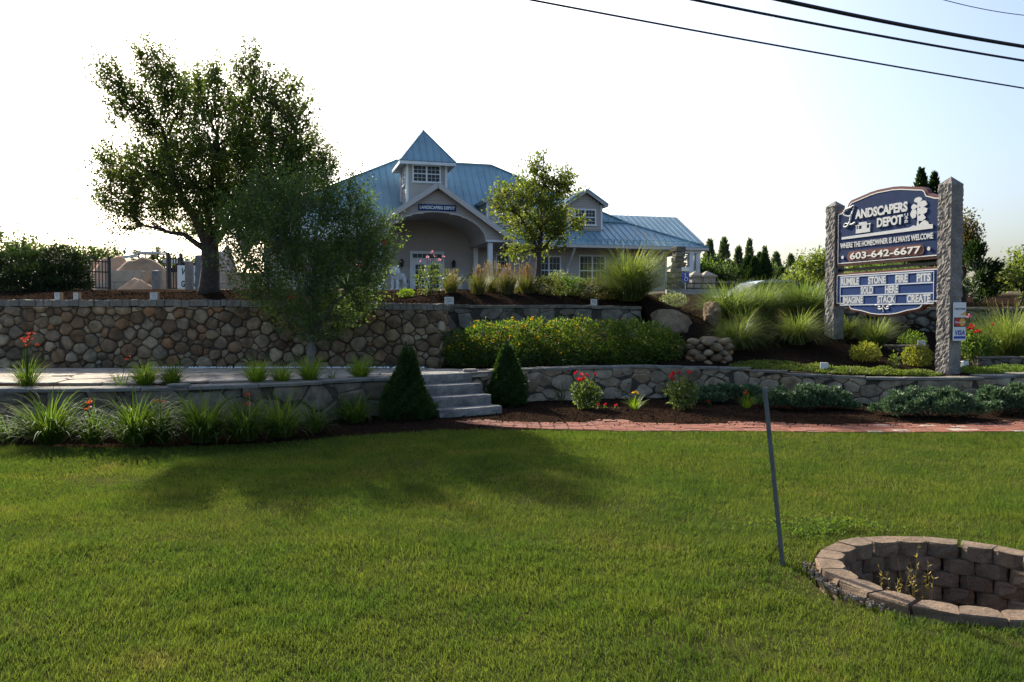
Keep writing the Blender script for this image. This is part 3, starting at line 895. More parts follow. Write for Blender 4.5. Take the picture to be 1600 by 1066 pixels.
# granite steps: each a rough slab, dropping towards the brick path
es = Vector((math.cos(math.radians(32)), math.sin(math.radians(32)), 0)); ns = Vector((es.y, -es.x, 0))
foot = Vector((-.17, 12.95, 0))
t = thing('granite_steps', 'four grey granite slab steps between the two cone shaped spruces', 'steps', (foot.x, foot.y, 0))
for k in range(4):
    zt = .16 * (4 - k); fr = foot - ns * .33 * (3 - k)
    W = 1.12; dep = .42 if k else .62
    V = []; nx = 9
    rs = np.random.default_rng(k)
    for i in range(nx + 1):
        s = i / nx
        for (dd, z) in ((0, zt - .165), (rs.normal(.012, .008), zt - .11), (rs.normal(.014, .009), zt - .05), (0.004, zt - .008), (-.012, zt + rs.normal(0, .002)), (-dep, zt), (-dep, zt - .165)):
            q = fr - es * (W * (1 - s)) + ns * dd; V.append((q.x - foot.x, q.y - foot.y, z))
    Fc = [(i * 7 + j, i * 7 + (j + 1) % 7, i * 7 + 7 + (j + 1) % 7, i * 7 + 7 + j) for i in range(nx) for j in range(7)]
    Fc += [tuple(range(6, -1, -1)), tuple(nx * 7 + j for j in range(7))]
    part('step', V, Fc, M['step'], t)
# soil under the stair
q0 = foot - es * 1.1 - ns * .1
MB().prism([tuple((foot - es * .04 - ns * 1.02).xy), tuple((foot - es * 1.08 - ns * 1.02).xy), tuple((foot - es * 1.08 - ns * 1.7).xy), tuple((foot - es * .04 - ns * 1.7).xy)], -.1, .44, 2).build('rubble_base', M['mortar'], t, loc=(-foot.x, -foot.y, 0))

# flagstone walk on the terrace
base = bpy.data.objects.new('flagstone_path', None); COL.objects.link(base); tag(base, 'pale flagstone walk on the terrace between the two walls', None, None, 'structure')
rs = np.random.default_rng(4)
def walk_near(x): return (lw_y(x) + 1.0 if x < -3 else lw_y(max(min(x, -1.75), -3)) + .55) if x < -1.5 else 13.3 + (x + 1.5) * .6
cells = voronoi(seeds_for(11.2, 3.2, .62, rs, .3), (-11.2, 0, 0, 3.2)) if False else None
sd = [(x - 11.4, y) for x, y in seeds_for(11.0, 3.3, .6, rs, .3)]
for poly in voronoi(sd, (-11.4, -.4, 0, 3.3)):
    if len(poly) < 3: continue
    cx, cy = centroid(poly)
    def mapq(q):
        x = q[0]; a = walk_near(x); b = 15.45 if x < -1.5 else 15.2
        return (x, a + (b - a) * q[1] / 3.3)
    pl = inset(poly, .015)
    if not pl or len(pl) < 3: continue
    pl = chaikin(pl, .12); pl = [mapq(q) for q in pl]
    zt = .612 + rs.normal(0, .003)
    n = len(pl)
    V = [(x, y, .56) for x, y in pl] + [(x, y, zt) for x, y in pl]
    part('flagstone', V, [tuple(range(n, 2 * n))] + [(i, (i + 1) % n, n + (i + 1) % n, n + i) for i in range(n)], M['flag'], base)
# a line of white pebbles along the foot of the wall
rs = np.random.default_rng(8)
V = []; Fc = []
mb = MB()
for i in range(420):
    x = rs.uniform(-7.0, -1.7); y = 15.5 + rs.normal(0, .05); s = rs.uniform(.012, .03)
    mb.add([(x - s, y, .615), (x, y - s, .612), (x + s, y, .615), (x, y + s, .615), (x, y, .615 + s)], [(0, 1, 4), (1, 2, 4), (2, 3, 4), (3, 0, 4)])
tag(mb.build('pebbles', M['cardwhite']), 'white pebbles along the foot of the fieldstone wall', 'pebbles', None, 'stuff')
# loose flat stones
def slab(name, label, c, sx, sy, h, mat, rz=0, seed=0):
    rs = np.random.default_rng(seed); n = 9
    pl = [(math.cos(a) * sx * rs.uniform(.8, 1.1), math.sin(a) * sy * rs.uniform(.8, 1.1)) for a in np.linspace(0, 2 * math.pi, n, endpoint=False)]
    V = [(x, y, 0) for x, y in pl] + [(x * 1.02, y * 1.02, h * .7) for x, y in pl] + [(x * .93, y * .93, h) for x, y in pl]
    Fc = [(i, (i + 1) % n, n + (i + 1) % n, n + i) for i in range(n)] + [(n + i, n + (i + 1) % n, 2 * n + (i + 1) % n, 2 * n + i) for i in range(n)] + [tuple(range(2 * n, 3 * n)), tuple(range(n - 1, -1, -1))]
    o = part(name, V, Fc, mat, None, False, c); o.rotation_euler[2] = rz
    return tag(o, label, 'stone')
q = gr(278, 604, .625); slab('loose_slab', 'loose flat stone lying on the cap of the low wall', (q.x, lw_y(q.x) + .02, .626), .16, .12, .035, M['coping'], .2, 1)
q = gr(733, 577, .64); slab('loose_slab', 'flat grey stone on the landing beside the top step', (q.x + .05, 13.98, .64), .14, .10, .05, M['granite'], .5, 2)
q = gr(98, 587, .62); slab('loose_slab', 'thin pale flagstone lying on the planting strip', (q.x, q.y, .60), .18, .12, .03, M['flag'], .1, 3)

# brick path
FAR = np.array([(-.14, 12.87), (.4, 12.55), (1.2, 12.42), (2, 12.37), (4, 12.42), (5.9, 12.30), (7.9, 12.37), (12.5, 12.45)])
NEAR = np.array([(-1.04, 12.31), (-.62, 11.86), (-.1, 11.5), (.6, 11.25), (1.77, 11.12), (3.5, 11.06), (5.2, 10.97), (7, 11.06), (12.5, 11.2)])
def resample(P, n):
    d = np.concatenate([[0], np.cumsum(np.hypot(*np.diff(P, axis=0).T))]); u = np.linspace(0, d[-1], n)
    return np.stack([np.interp(u, d, P[:, 0]), np.interp(u, d, P[:, 1])], 1)
NF = 260
Fa, Na = resample(FAR, NF), resample(NEAR, NF)
V = [(x, y, .012) for x, y in Fa] + [(x, y, .012) for x, y in Na] + [(x, y, -.08) for x, y in Na]
Fc = [(i, NF + i, NF + i + 1, i + 1) for i in range(NF - 1)] + [(NF + i, 2 * NF + i, 2 * NF + i + 1, NF + i + 1) for i in range(NF - 1)]
pathbase = tag(part('brick_path', V, Fc, M['mortar']), 'red clay brick path between the lawn and the flower bed', None, None, 'structure')
bm_ = MB(); e_ = .006
bm_.add([(-.5, -.5, -1), (.5, -.5, -1), (.5, .5, -1), (-.5, .5, -1), (-.5, -.5, -.12), (.5, -.5, -.12), (.5, .5, -.12), (-.5, .5, -.12),
         (-.47, -.44, 0), (.47, -.44, 0), (.47, .44, 0), (-.47, .44, 0)],
        [(0, 1, 5, 4), (1, 2, 6, 5), (2, 3, 7, 6), (3, 0, 4, 7), (4, 5, 9, 8), (5, 6, 10, 9), (6, 7, 11, 10), (7, 4, 8, 11), (8, 9, 10, 11)])
brick_me = mesh('brick', bm_.V, bm_.F); brick_me.materials.append(M['brick'])
pale_me = mesh('brick', bm_.V, bm_.F); pale_me.materials.append(M['palebrick'])
ROWS = 12; todo = []
rs = np.random.default_rng(12)
for r in range(ROWS):
    s = (r + .5) / ROWS; C = Fa * (1 - s) + Na * s
    d = np.concatenate([[0], np.cumsum(np.hypot(*np.diff(C, axis=0).T))])
    u = .1 * (r % 2)
    while u < d[-1] - .2:
        x, y = np.interp(u + .1, d, C[:, 0]), np.interp(u + .1, d, C[:, 1]); x1, y1 = np.interp(u + .2, d, C[:, 0]), np.interp(u + .2, d, C[:, 1])
        i = min(int(u / d[-1] * (NF - 1)), NF - 1); wd = np.hypot(*(Fa[i] - Na[i])) / ROWS
        todo.append((x, y, math.atan2(y1 - y, x1 - x), wd)); u += .205
todo.sort(key=lambda q: (q[1] + (100 if abs(q[0] / q[1]) > .66 else 0)))
def brick_mx(q):
    x, y, a, wd = q
    return Matrix.Translation((x, y, .022 + rs.normal(0, .0025))) @ Matrix.Rotation(a + rs.normal(0, .012), 4, 'Z') @ Matrix.Rotation(rs.normal(0, .01), 4, 'X') @ Matrix.Diagonal((.197, wd - .008, .05, 1))
for q in todo[:300]:
    pale = 5.0 < q[0] < 7.2 and rs.uniform() < .07 or rs.uniform() < .006
    o = bpy.data.objects.new('brick', pale_me if pale else brick_me); COL.objects.link(o); o.parent = pathbase; o.matrix_local = brick_mx(q)
mb = MB()
for q in todo[300:]:
    m_ = brick_mx(q); mb.add([m_ @ Vector(v) for v in bm_.V], bm_.F)
o = mb.build('bricks', M['brick'], pathbase); o["kind"] = "stuff"

# round dry well of concrete blocks
t = thing('block_well', 'round sunken well ringed with tan split face concrete blocks in the lawn', 'stone ring', (WELL[0], WELL[1], 0))
NB = 22; ha = math.pi / NB
def block_mesh(seed):
    rs = np.random.default_rng(seed); g = .0035
    def pol(r, a): return (r * math.cos(a), r * math.sin(a))
    o1, i1 = pol(.815, ha - g / .85), pol(.685, ha - g / .65)
    i2 = pol(.652, ha * .55)
    pl = [pol(.815, -ha + g / .85), o1, i1, i2, (i2[0], -i2[1]), (i1[0], -i1[1])]
    n = 6; cx = sum(p_[0] for p_ in pl) / n
    def ring(z, sc_, j): return [(cx + (x - cx) * sc_ + rs.normal(0, j), y * sc_ + rs.normal(0, j), z + rs.normal(0, j * .5)) for x, y in pl]
    V = ring(-.098, .985, .002) + ring(-.09, 1, .003) + ring(-.05, 1.015, .006) + ring(-.012, 1, .003) + ring(0, .96, .002)
    Fc = [(k * n + i, k * n + (i + 1) % n, k * n + n + (i + 1) % n, k * n + n + i) for k in range(4) for i in range(n)] + [tuple(range(4 * n, 5 * n)), tuple(range(n - 1, -1, -1))]
    me = mesh('block', V, Fc); me.materials.append(M['block']); return me
bms = [block_mesh(k) for k in range(6)]
rs = np.random.default_rng(31)
for c in range(7):
    for k in range(NB):
        a = 2 * math.pi * (k + .5 * (c % 2)) / NB + .06
        o = bpy.data.objects.new('block', bms[rs.integers(0, 6)]); COL.objects.link(o); o.parent = t
        o.location = (rs.normal(0, .004), rs.normal(0, .004), WELL_TOP - .1 * c + (rs.normal(0, .0025) if c == 0 else 0) - .03 * math.cos(a + .9) * 0)
        o.rotation_euler = (0, 0, a + rs.normal(0, .008))
V = [(0, 0, -.56)] + [(.7 * math.cos(a), .7 * math.sin(a), -.55 + .03 * math.sin(3 * a)) for a in np.linspace(0, 2 * math.pi, 24, endpoint=False)]
part('soil_floor', V, [(0, 1 + i, 1 + (i + 1) % 24) for i in range(24)], M['mulch'], t)
# crumbs of gravel beside the ring
mb = MB(); rs = np.random.default_rng(33)
for i in range(150):
    a = math.radians(rs.uniform(160, 222)); r = .82 + abs(rs.normal(.04, .03)); s = rs.uniform(.006, .016)
    x, y = WELL[0] + r * math.cos(a), WELL[1] + r * math.sin(a); h = s * rs.uniform(.7, 1.3)
    mb.add([(x - s, y, .0), (x, y - s * .8, .0), (x + s, y, 0), (x, y + s, 0), (x - s * .6, y, h), (x, y - s * .5, h * .9), (x + s * .6, y + s * .2, h)],
           [(0, 1, 5, 4), (1, 2, 6, 5), (2, 3, 6), (3, 0, 4, 6), (4, 5, 6)])
tag(mb.build('gravel', M['pebble']), 'gravel crumbs beside the rim of the block well', 'gravel', None, 'stuff')
# dry weeds standing in the well
for i, (px, py, lab) in enumerate(((1437, 935, 'tallest thin dry weed standing in the block well'), (1408, 925, 'tuft of yellow weed stems by the west side inside the block well'), (1462, 930, 'reddish weed stalks leaning in the middle of the block well'))):
    q = at(px, py, 5.0); q = Vector((q.x, 5.0 + .1 * i, -.54))
    tw = thing('weed', lab, 'weed', q)
    rs = np.random.default_rng(i + 3); mb = MB(); lv = []
    for k in range((2, 9, 6)[i]):
        h = (.74, .50, .52)[i] * rs.uniform(.75, 1.08); a = rs.uniform(0, 6.28); l_ = rs.uniform(.02, .12)
        b0 = Vector((rs.normal(0, .05), rs.normal(0, .04), 0)); tip = b0 + Vector((math.cos(a) * l_, math.sin(a) * l_, h))
        mb.tube([b0, b0.lerp(tip, .5) + Vector((0, 0, .02)), tip], [.0035, .003, .0018], 4)
        m_ = rs.integers(6, 14); s = rs.uniform(.55, 1, m_)[:, None]
        lv.append(leaf_quads(np.array(b0) + np.array(tip - b0) * s, unit(rdir(m_, rs) * .8 + np.array([0, 0, .6])), .035, .25, rs))
    mb.build('stem', M['stem'], tw); part('foliage', *merge(lv), M['stem'], tw)

# leaning steel channel post
q = gr(1222, 880, 0); top = at(1194, 606, q.y + .05)
t = thing('channel_post', 'thin leaning grey steel channel post in the lawn', 'post', (q.x, q.y, 0))
mb = MB(); tv = top - q; tv.z = top.z
hh = tv.length
pr = [(-.028, -.008), (-.018, -.008), (-.012, .012), (.012, .012), (.018, -.008), (.028, -.008), (.028, -.004), (.02, -.004), (.014, .016), (-.014, .016), (-.02, -.004), (-.028, -.004)]
mb.prism(pr, -.05, hh, 2)
o = mb.build('channel', M['steel'], t); o.rotation_euler = Vector((tv.x, tv.y, tv.z)).to_track_quat('Z', 'Y').to_euler(); o.rotation_euler[2] += .0
mb = MB()
for k in range(14): mb.box(-.005, .005, .0115, .0125, .1 + k * .075, .11 + k * .075)
m2 = mb.build('punched_holes', M['dark'], o); m2['kind'] = 'stuff'

# ================================================================== THE SHOP BUILDING
PHI = math.radians(16)
FZ = 3.0
shop = thing('shop_building', 'grey clapboard shop with blue metal roof, arched entrance gable and square cupola', 'building', (-4.097, 44, FZ), PHI)
OFF = (0, 0, -FZ)
def bp(mb, name, mat, parent=None, smooth=False):
    return mb.build(name, mat, parent or shop, smooth, OFF if parent is None else (0, 0, 0))
def siding(name, P, z0, z1, iv, parent=None, step=.155):
    """lapped boards: P(a, out, z) places a point; iv(z) gives the spans left standing at that height"""
    mb = MB(); z = z0
    while z < z1 - 1e-6:
        zt = min(z + step, z1)
        for a, b in iv((z + zt) / 2):
            if b - a < .02: continue
            mb.add([P(a, .034, z), P(b, .034, z), P(b, 0, zt), P(a, 0, zt), P(a, 0, z), P(b, 0, z)], [(0, 1, 2, 3), (4, 5, 1, 0)])
        z = zt
    return bp(mb, name, M['siding'], parent)
def front(w): return lambda a, o, z: (a, w - o, z)
def west(u): return lambda a, o, z: (u - o, a, z)
def east(u): return lambda a, o, z: (u + o, a, z)
# body behind the boards
MB().box(-9, 15.7, 4.02, 14, 2.6, 5.93).build('core', M['soffit'], shop, False, OFF)
siding('wall', front(4.0), 3.0, 5.92, lambda z: [(-9, 15.7)])
siding('wall', east(15.72), 3.0, 5.92, lambda z: [(4, 13.9)])
siding('wall', west(-9.02), 3.0, 5.92, lambda z: [(4, 13.9)])
MB().box(-3, 3, 4.02, 4.4, 5.9, 7.5).build('core', M['soffit'], shop, False, OFF)
siding('wall', front(3.995), 5.92, 7.45, lambda z: [(-2.95, 2.95)])
MB().box(-5.0, 5.0, -.6, 3.98, 2.5, 2.99).build('porch_floor', M['concrete'], shop, False, OFF)
for u in (-9.05, 15.75): MB().box(u - .07, u + .07, 3.93, 4.06, 3.0, 5.9).build('corner_board', M['white'], shop, False, OFF)

# standing seam roofs: each tray a piece with its rib
def roof_plane(deck_name, pts, eave, parent=None, pitch=.43, thick=.035, plain_=False):
    pts = [Vector(p_) for p_ in pts]
    h = (Vector(eave[1]) - Vector(eave[0])).normalized(); nrm = None
    for i in range(1, len(pts) - 1):
        c = (pts[i] - pts[0]).cross(pts[i + 1] - pts[0])
        if c.length > 1e-6: nrm = c.normalized(); break
    if nrm.z < 0: nrm = -nrm
    sl = nrm.cross(h); o = pts[0]
    poly = [((p_ - o).dot(h), (p_ - o).dot(sl)) for p_ in pts]
    def P(a, b, c): return tuple(o + h * a + sl * b + nrm * c)
    n = len(poly)
    deck = part(deck_name, [P(a, b, -.05) for a, b in poly] + [P(a, b, -.004) for a, b in poly],
                [tuple(range(n)), tuple(range(2 * n - 1, n - 1, -1))] + [(i, (i + 1) % n, n + (i + 1) % n, n + i) for i in range(n)], M['seam'], shop, False, OFF)
    if plain_: return deck
    a0, a1 = min(q[0] for q in poly), max(q[0] for q in poly)
    k = max(1, round((a1 - a0) / pitch)); st = (a1 - a0) / k
    for i in range(k):
        l_, r_ = a0 + i * st, a0 + (i + 1) * st
        pl = clip(clip(poly, -1, 0, -l_), 1, 0, r_)
        if len(pl) < 3: continue
        mb = MB(); m_ = len(pl)
        mb.add([P(a, b, 0) for a, b in pl] + [P(a, b, .012) for a, b in pl], [tuple(range(2 * m_ - 1, m_ - 1, -1))] + [(j, (j + 1) % m_, m_ + (j + 1) % m_, m_ + j) for j in range(m_)])
        rb = clip(clip(poly, -1, 0, -l_), 1, 0, l_ + .035)
        if len(rb) >= 3:
            m_ = len(rb)
            mb.add([P(a, b, .012) for a, b in rb] + [P(a, b, .062) for a, b in rb], [tuple(range(2 * m_ - 1, m_ - 1, -1))] + [(j, (j + 1) % m_, m_ + (j + 1) % m_, m_ + j) for j in range(m_)])
        mb.build('roof_panel', M['roof'], deck)
    return deck
RX0, RX1, EX0, EX1 = -9.0, 13.75, -10.5, 17.9
ZE, ZS, ZR = 5.98, 7.7, 11.7; WS = 5.4
A, Bq, Cq, Dq = (RX0, WS, ZS), (RX1, WS, ZS), (5.4, 9, ZR), (-1, 9, ZR)
roof_plane('roof', [A, Bq, Cq, Dq], (A, Bq))
roof_plane('roof', [(RX0, 12.6, ZS), A, Dq], ((RX0, 12.6, ZS), A))
roof_plane('roof', [Bq, (RX1, 12.6, ZS), Cq], (Bq, (RX1, 12.6, ZS)))
roof_plane('roof', [(RX1, 12.6, ZS), (RX0, 12.6, ZS), Dq, Cq], ((RX1, 12.6, ZS), (RX0, 12.6, ZS)), plain_=True)
E0, E1 = (EX0, 2.3, ZE), (EX1, 2.3, ZE)
roof_plane('lower_roof', [(4.15, 2.3, ZE), E1, Bq, (1.62, WS, ZS)], ((4.15, 2.3, ZE), E1))
roof_plane('lower_roof', [E0, (-4.15, 2.3, ZE), (-1.62, WS, ZS), A], (E0, (-4.15, 2.3, ZE)))
roof_plane('lower_roof', [E1, (EX1, 15.7, ZE), (RX1, 12.6, ZS), Bq], (E1, (EX1, 15.7, ZE)))
roof_plane('lower_roof', [(EX0, 15.7, ZE), E0, A, (RX0, 12.6, ZS)], ((EX0, 15.7, ZE), E0))
mb = MB()
for a, b in ((Dq, Cq), (Cq, Bq), (Dq, A), (Bq, E1), (A, E0)): mb.beam(Vector(a) + Vector((0, 0, .05)), Vector(b) + Vector((0, 0, .05)), .22, .06)
bp(mb, 'ridge_cap', M['roof'])
MB().box(RX1 - 2.1, RX1, WS - .08, WS + .05, ZS + .05, ZS + .14).build('flashing', M['seam'], shop, False, OFF)
MB().box(4.2, EX1, 2.26, 2.34, ZE - .19, ZE - .02).build('fascia', M['fascia'], shop, False, OFF)
MB().box(EX0, -4.2, 2.26, 2.34, ZE - .19, ZE - .02).build('fascia', M['fascia'], shop, False, OFF)
MB().box(EX1 - .04, EX1 + .04, 2.35, 15.7, ZE - .19, ZE - .02).build('fascia', M['fascia'], shop, False, OFF)
MB().box(EX0 - .04, EX0 + .04, 2.35, 15.7, ZE - .19, ZE - .02).build('fascia', M['fascia'], shop, False, OFF)
MB().box(4.4, EX1 - .05, 2.36, 4.0, ZE - .16, ZE - .11).build('soffit', M['soffit'], shop, False, OFF)
MB().box(EX0 + .05, -4.4, 2.36, 4.0, ZE - .16, ZE - .11).build('soffit', M['soffit'], shop, False, OFF)
MB().box(15.8, EX1 - .05, 4.02, 15.6, ZE - .16, ZE - .11).build('soffit', M['soffit'], shop, False, OFF)
mb = MB()    # snow rail
mb.box(4.6, 17.2, 2.66, 2.69, ZE + .36, ZE + .39)
for k in range(30): mb.box(4.7 + k * .43, 4.74 + k * .43, 2.6, 2.72, ZE + .2, ZE + .37)
bp(mb, 'snow_rail', M['seam'])
# entrance gable with arch
GZ, GE, GH = 8.8, 5.8, 4.45
def arch_half(z):
    s = (z - GE) / 1.5
    return 2.75 * math.sqrt(max(0, 1 - s * s)) if s < 1 else 0
def gab(z):
    hw = (GZ - .12 - z) / (GZ - GE) * GH; a = arch_half(z)
    return [(-hw, -a), (a, hw)] if a > .02 else [(-hw, hw)]
siding('gable_wall', front(0), GE + .02, GZ - .15, gab, step=.15)
N = 28; prof = [(2.75 * math.cos(math.pi * i / N), GE + 1.5 * math.sin(math.pi * i / N)) for i in range(N + 1)]
V = []; Fc = []
for (a, z) in prof: V += [(a, .02, z), (a, 3.99, z)]
for i in range(N): Fc.append((2 * i, 2 * i + 1, 2 * i + 3, 2 * i + 2))
part('vault', V, Fc, M['soffit'], shop, True, OFF)
V = []; Fc = []
for i in range(N + 1):
    q = math.pi * i / N
    for k_, y_ in ((0, -.035), (.07, -.035), (.07, .02), (0, .02)): V.append(((2.74 + k_) * math.cos(q), y_, GE + (1.49 + k_) * math.sin(q)))
for i in range(N):
    for k_ in range(4): Fc.append((i * 4 + k_, i * 4 + (k_ + 1) % 4, i * 4 + 4 + (k_ + 1) % 4, i * 4 + 4 + k_))
part('arch_trim', V, Fc, M['fascia'], shop, False, OFF)
# solid behind the gable boards, either side of the arch
for s in (-1, 1):
    pl = [(s * arch_half(GE + .02 + k_ * .1), GE + .02 + k_ * .1) for k_ in range(15)] + [(0, GE + 1.5), (0, GZ - .2), (s * 4.15, GE + .02)]
    mb = MB(); mb.prism(pl if s > 0 else pl[::-1], .025, .25, 1); bp(mb, 'gable_core', M['soffit'])
    MB().box(min(s * 2.75, s * 4.4), max(s * 2.75, s * 4.4), 0.0, 3.98, GE - .06, GE).build('soffit', M['soffit'], shop, False, OFF)
    mb = MB(); mb.beam((0, -.42, GZ - .10), (s * GH, -.42, GE - .10), .07, .26); bp(mb, 'rake_board', M['fascia'])
    MB().box(s * 3.05 - .13, s * 3.05 + .13, .12, .38, 2.99, GE - .06).build('porch_post', M['white'], shop, False, OFF)
    MB().box(s * 3.05 - .13, s * 3.05 + .13, 3.6, 3.86, 2.99, GE - .06).build('porch_post', M['white'], shop, False, OFF)
    MB().box(min(s * 2.78, s * 4.4), max(s * 2.78, s * 4.4), -.06, 0, GE - .04, GE + .06).build('gable_band', M['white'], shop, False, OFF)
    pts = [(0, -.45, GZ), (s * GH, -.45, GE), (s * GH, 2.1, GE), (s * 1.62, WS + .05, 7.72), (0, 6.45, GZ)]
    roof_plane('gable_roof', pts, ((s * GH, -.45, GE), (s * GH, 2.1, GE)))
# dormers
for c, hw in ((10.15, 1.42), (5.3, 1.75)):
    ez, pz = 8.62, 9.52 if hw < 1.6 else 9.6
    fw = hw - .3
    MB().prism([(c - fw, 7.0), (c + fw, 7.0), (c + fw, ez), (c, pz - .12), (c - fw, ez)], 4.02, 6.9, 1).build('dormer_core', M['soffit'], shop, False, OFF)
    siding('dormer_wall', front(4.0), 7.1, pz - .15, lambda z, c=c, fw=fw, ez=ez, pz=pz: [(c - fw, c + fw)] if z < ez else [(c - fw * (pz - .12 - z) / (pz - .12 - ez), c + fw * (pz - .12 - z) / (pz - .12 - ez))])
    siding('dormer_wall', west(c - fw), 6.95, ez, lambda z: [(4.0, 6.4)])
    for s in (-1, 1):
        MB().box(c + s * fw - .06, c + s * fw + .06, 3.93, 4.03, 7.1, ez).build('corner_board', M['white'], shop, False, OFF)
        mb = MB(); mb.beam((c, 3.62, pz - .07), (c + s * hw, 3.62, ez - .09), .06, .18); bp(mb, 'rake_board', M['fascia'])
        MB().box(min(c + s * fw, c + s * hw), max(c + s * fw, c + s * hw), 3.6, 5.4, ez - .14, ez - .09).build('soffit', M['soffit'], shop, False, OFF)
        pts = [(c, 3.55, pz), (c + s * hw, 3.55, ez), (c + s * hw, 6.3, ez), (c, 7.15, pz)]
        roof_plane('dormer_roof', pts, ((c + s * hw, 3.55, ez), (c + s * hw, 6.3, ez)))
# cupola
T0, T1, TW0, TW1 = -1.01, 1.32, 4.0, 6.33
MB().box(T0 + .02, T1 - .02, TW0 + .02, TW1 - .02, 7.6, 10.68).build('tower_core', M['soffit'], shop, False, OFF)
siding('tower_wall', front(TW0), 7.9, 10.66, lambda z: [(T0, T1)], step=.15)
siding('tower_wall', west(T0), 7.9, 10.66, lambda z: [(TW0, TW1)], step=.15)
siding('tower_wall', east(T1), 7.9, 10.66, lambda z: [(TW0, TW1)], step=.15)
for u in (T0, T1): MB().box(u - .07, u + .07, TW0 - .05, TW0 + .07, 7.9, 10.64).build('corner_board', M['white'], shop, False, OFF)
MB().box(T0 - .07, T0 + .0, TW1 - .07, TW1 + .05, 7.9, 10.64).build('corner_board', M['white'], shop, False, OFF)
ov = .48; TE = 10.72; ap = ((T0 + T1) / 2, (TW0 + TW1) / 2, 12.85)
q = [(T0 - ov, TW0 - ov, TE), (T1 + ov, TW0 - ov, TE), (T1 + ov, TW1 + ov, TE), (T0 - ov, TW1 + ov, TE)]
for i in range(4): roof_plane('tower_roof', [q[i], q[(i + 1) % 4], ap], (q[i], q[(i + 1) % 4]), pitch=.40)
MB().box(T0 - ov + .04, T1 + ov - .04, TW0 - ov + .04, TW1 + ov - .04, TE - .06, TE - .03).build('soffit', M['soffit'], shop, False, OFF)
for i in range(4):
    a, b = Vector(q[i]), Vector(q[(i + 1) % 4]); dn = Vector((0, 0, -.13)); mb = MB(); mb.beam(a + dn, b + dn, .07, .17); bp(mb, 'fascia', M['white'])
    mb = MB(); mb.beam(a + Vector((0, 0, .03)), Vector(ap) + Vector((0, 0, .03)), .12, .05); bp(mb, 'hip_cap', M['roof'])
# rear open wing
W0, W1, WR, ZW = 6.0, 14.0, 10.0, 8.85
for s, yy in ((-1, W0), (1, W1)):
    pts = [(11.5, yy, 6.6), (19.6, yy, 6.6), (19.6, WR, ZW), (11.5, WR, ZW)]
    roof_plane('wing_roof', pts, ((11.5, yy, 6.6), (19.6, yy, 6.6)), plain_=s > 0)
    mb = MB(); mb.beam((19.62, yy, 6.5), (19.62, WR, ZW - .1), .06, .22); bp(mb, 'rake_board', M['fascia'])
MB().box(15.8, 19.6, W0 - .06, W0 + .02, 6.36, 6.55).build('fascia', M['fascia'], shop, False, OFF)
for u, w in ((16.8, 2.62), (19.3, 6.3), (19.3, 13.6), (16.9, 9.4)): MB().box(u - .15, u + .15, w - .15, w + .15, 2.7, 5.85 if w < 5 else 6.6).build('porch_post', M['white'], shop, False, OFF)
MB().box(15.8, 17.5, 2.5, 2.72, 5.62, 5.84).build('porch_beam', M['white'], shop, False, OFF)
# brackets under the eaves
for u in (6.35, 8.98, 12.2, 14.95): 
    mb = MB(); mb.beam((u, 3.92, 4.62), (u, 2.55, 5.84), .12, .15); mb.box(u - .07, u + .07, 3.86, 3.98, 4.4, 4.86); bp(mb, 'eave_bracket', M['white'])
mb = MB(); mb.beam((15.75, 3.92, 4.65), (17.55, 2.62, 5.84), .12, .15); bp(mb, 'eave_bracket', M['white'])
# windows: frame with glass and grille
def window(x0, x1, z0, z1, w, sashes=1, rows=(2, 2), cols=3, face='f', arch=False):
    y = w - .02 if face == 'f' else None
    def bx(mb, a0, a1, o0, o1, b0, b1):
        if face == 'f': mb.box(a0, a1, w - o1, w - o0, b0, b1)
        else: mb.box(w - o1, w - o0, a0, a1, b0, b1)
    mb = MB(); c = .085
    bx(mb, x0, x0 + c, .0, .07, z0, z1); bx(mb, x1 - c, x1, .0, .07, z0, z1)
    bx(mb, x0 + c, x1 - c, .0, .07, z1 - c, z1); bx(mb, x0 - .04, x1 + .04, .0, .10, z0 - .05, z0 + .05)
    sw = (x1 - x0 - 2 * c) / sashes
    for i in range(1, sashes): bx(mb, x0 + c + i * sw - .05, x0 + c + i * sw + .05, .0, .07, z0 + .05, z1 - c)
    fr = bp(mb, 'window', M['white'])
    for i in range(sashes):
        a0 = x0 + c + i * sw + (.05 if i else 0); a1 = x0 + c + (i + 1) * sw - (.05 if i < sashes - 1 else 0)
        g = MB(); bx(g, a0, a1, .025, .035, z0 + .05, z1 - c); g.build('pane', M['glass'], fr)
        g = MB(); zm = (z0 + .05 + z1 - c) / 2
        bx(g, a0, a1, .036, .06, zm - .03, zm + .03)
        for half in (0, 1):
            b0, b1 = (z0 + .05, zm - .03) if half == 0 else (zm + .03, z1 - c)
            for k in range(1, cols): xx = a0 + (a1 - a0) * k / cols; bx(g, xx - .008, xx + .008, .036, .05, b0, b1)
            for k in range(1, rows[half]): zz = b0 + (b1 - b0) * k / rows[half]; bx(g, a0, a1, .0365, .0495, zz - .008, zz + .008)
        g.build('grille', M['white'], fr)
window(4.36, 5.25, 3.75, 5.42, 3.99)
window(6.97, 8.56, 3.6, 5.38, 3.99, 2)
window(9.75, 11.55, 3.55, 5.47, 3.99, 2)
window(13.22, 14.1, 3.9, 5.46, 3.99)
window(-6.2, -5.0, 3.7, 5.42, 3.99)
window(-.71, .99, 9.55, 10.57, 3.985, 2)
window(4.6, 5.4, 9.45, 10.5, T0 - .005, 1, face='w')
window(9.42, 10.9, 7.35, 8.35, 3.985, 2)
window(4.5, 6.1, 7.35, 8.35, 3.985, 2)
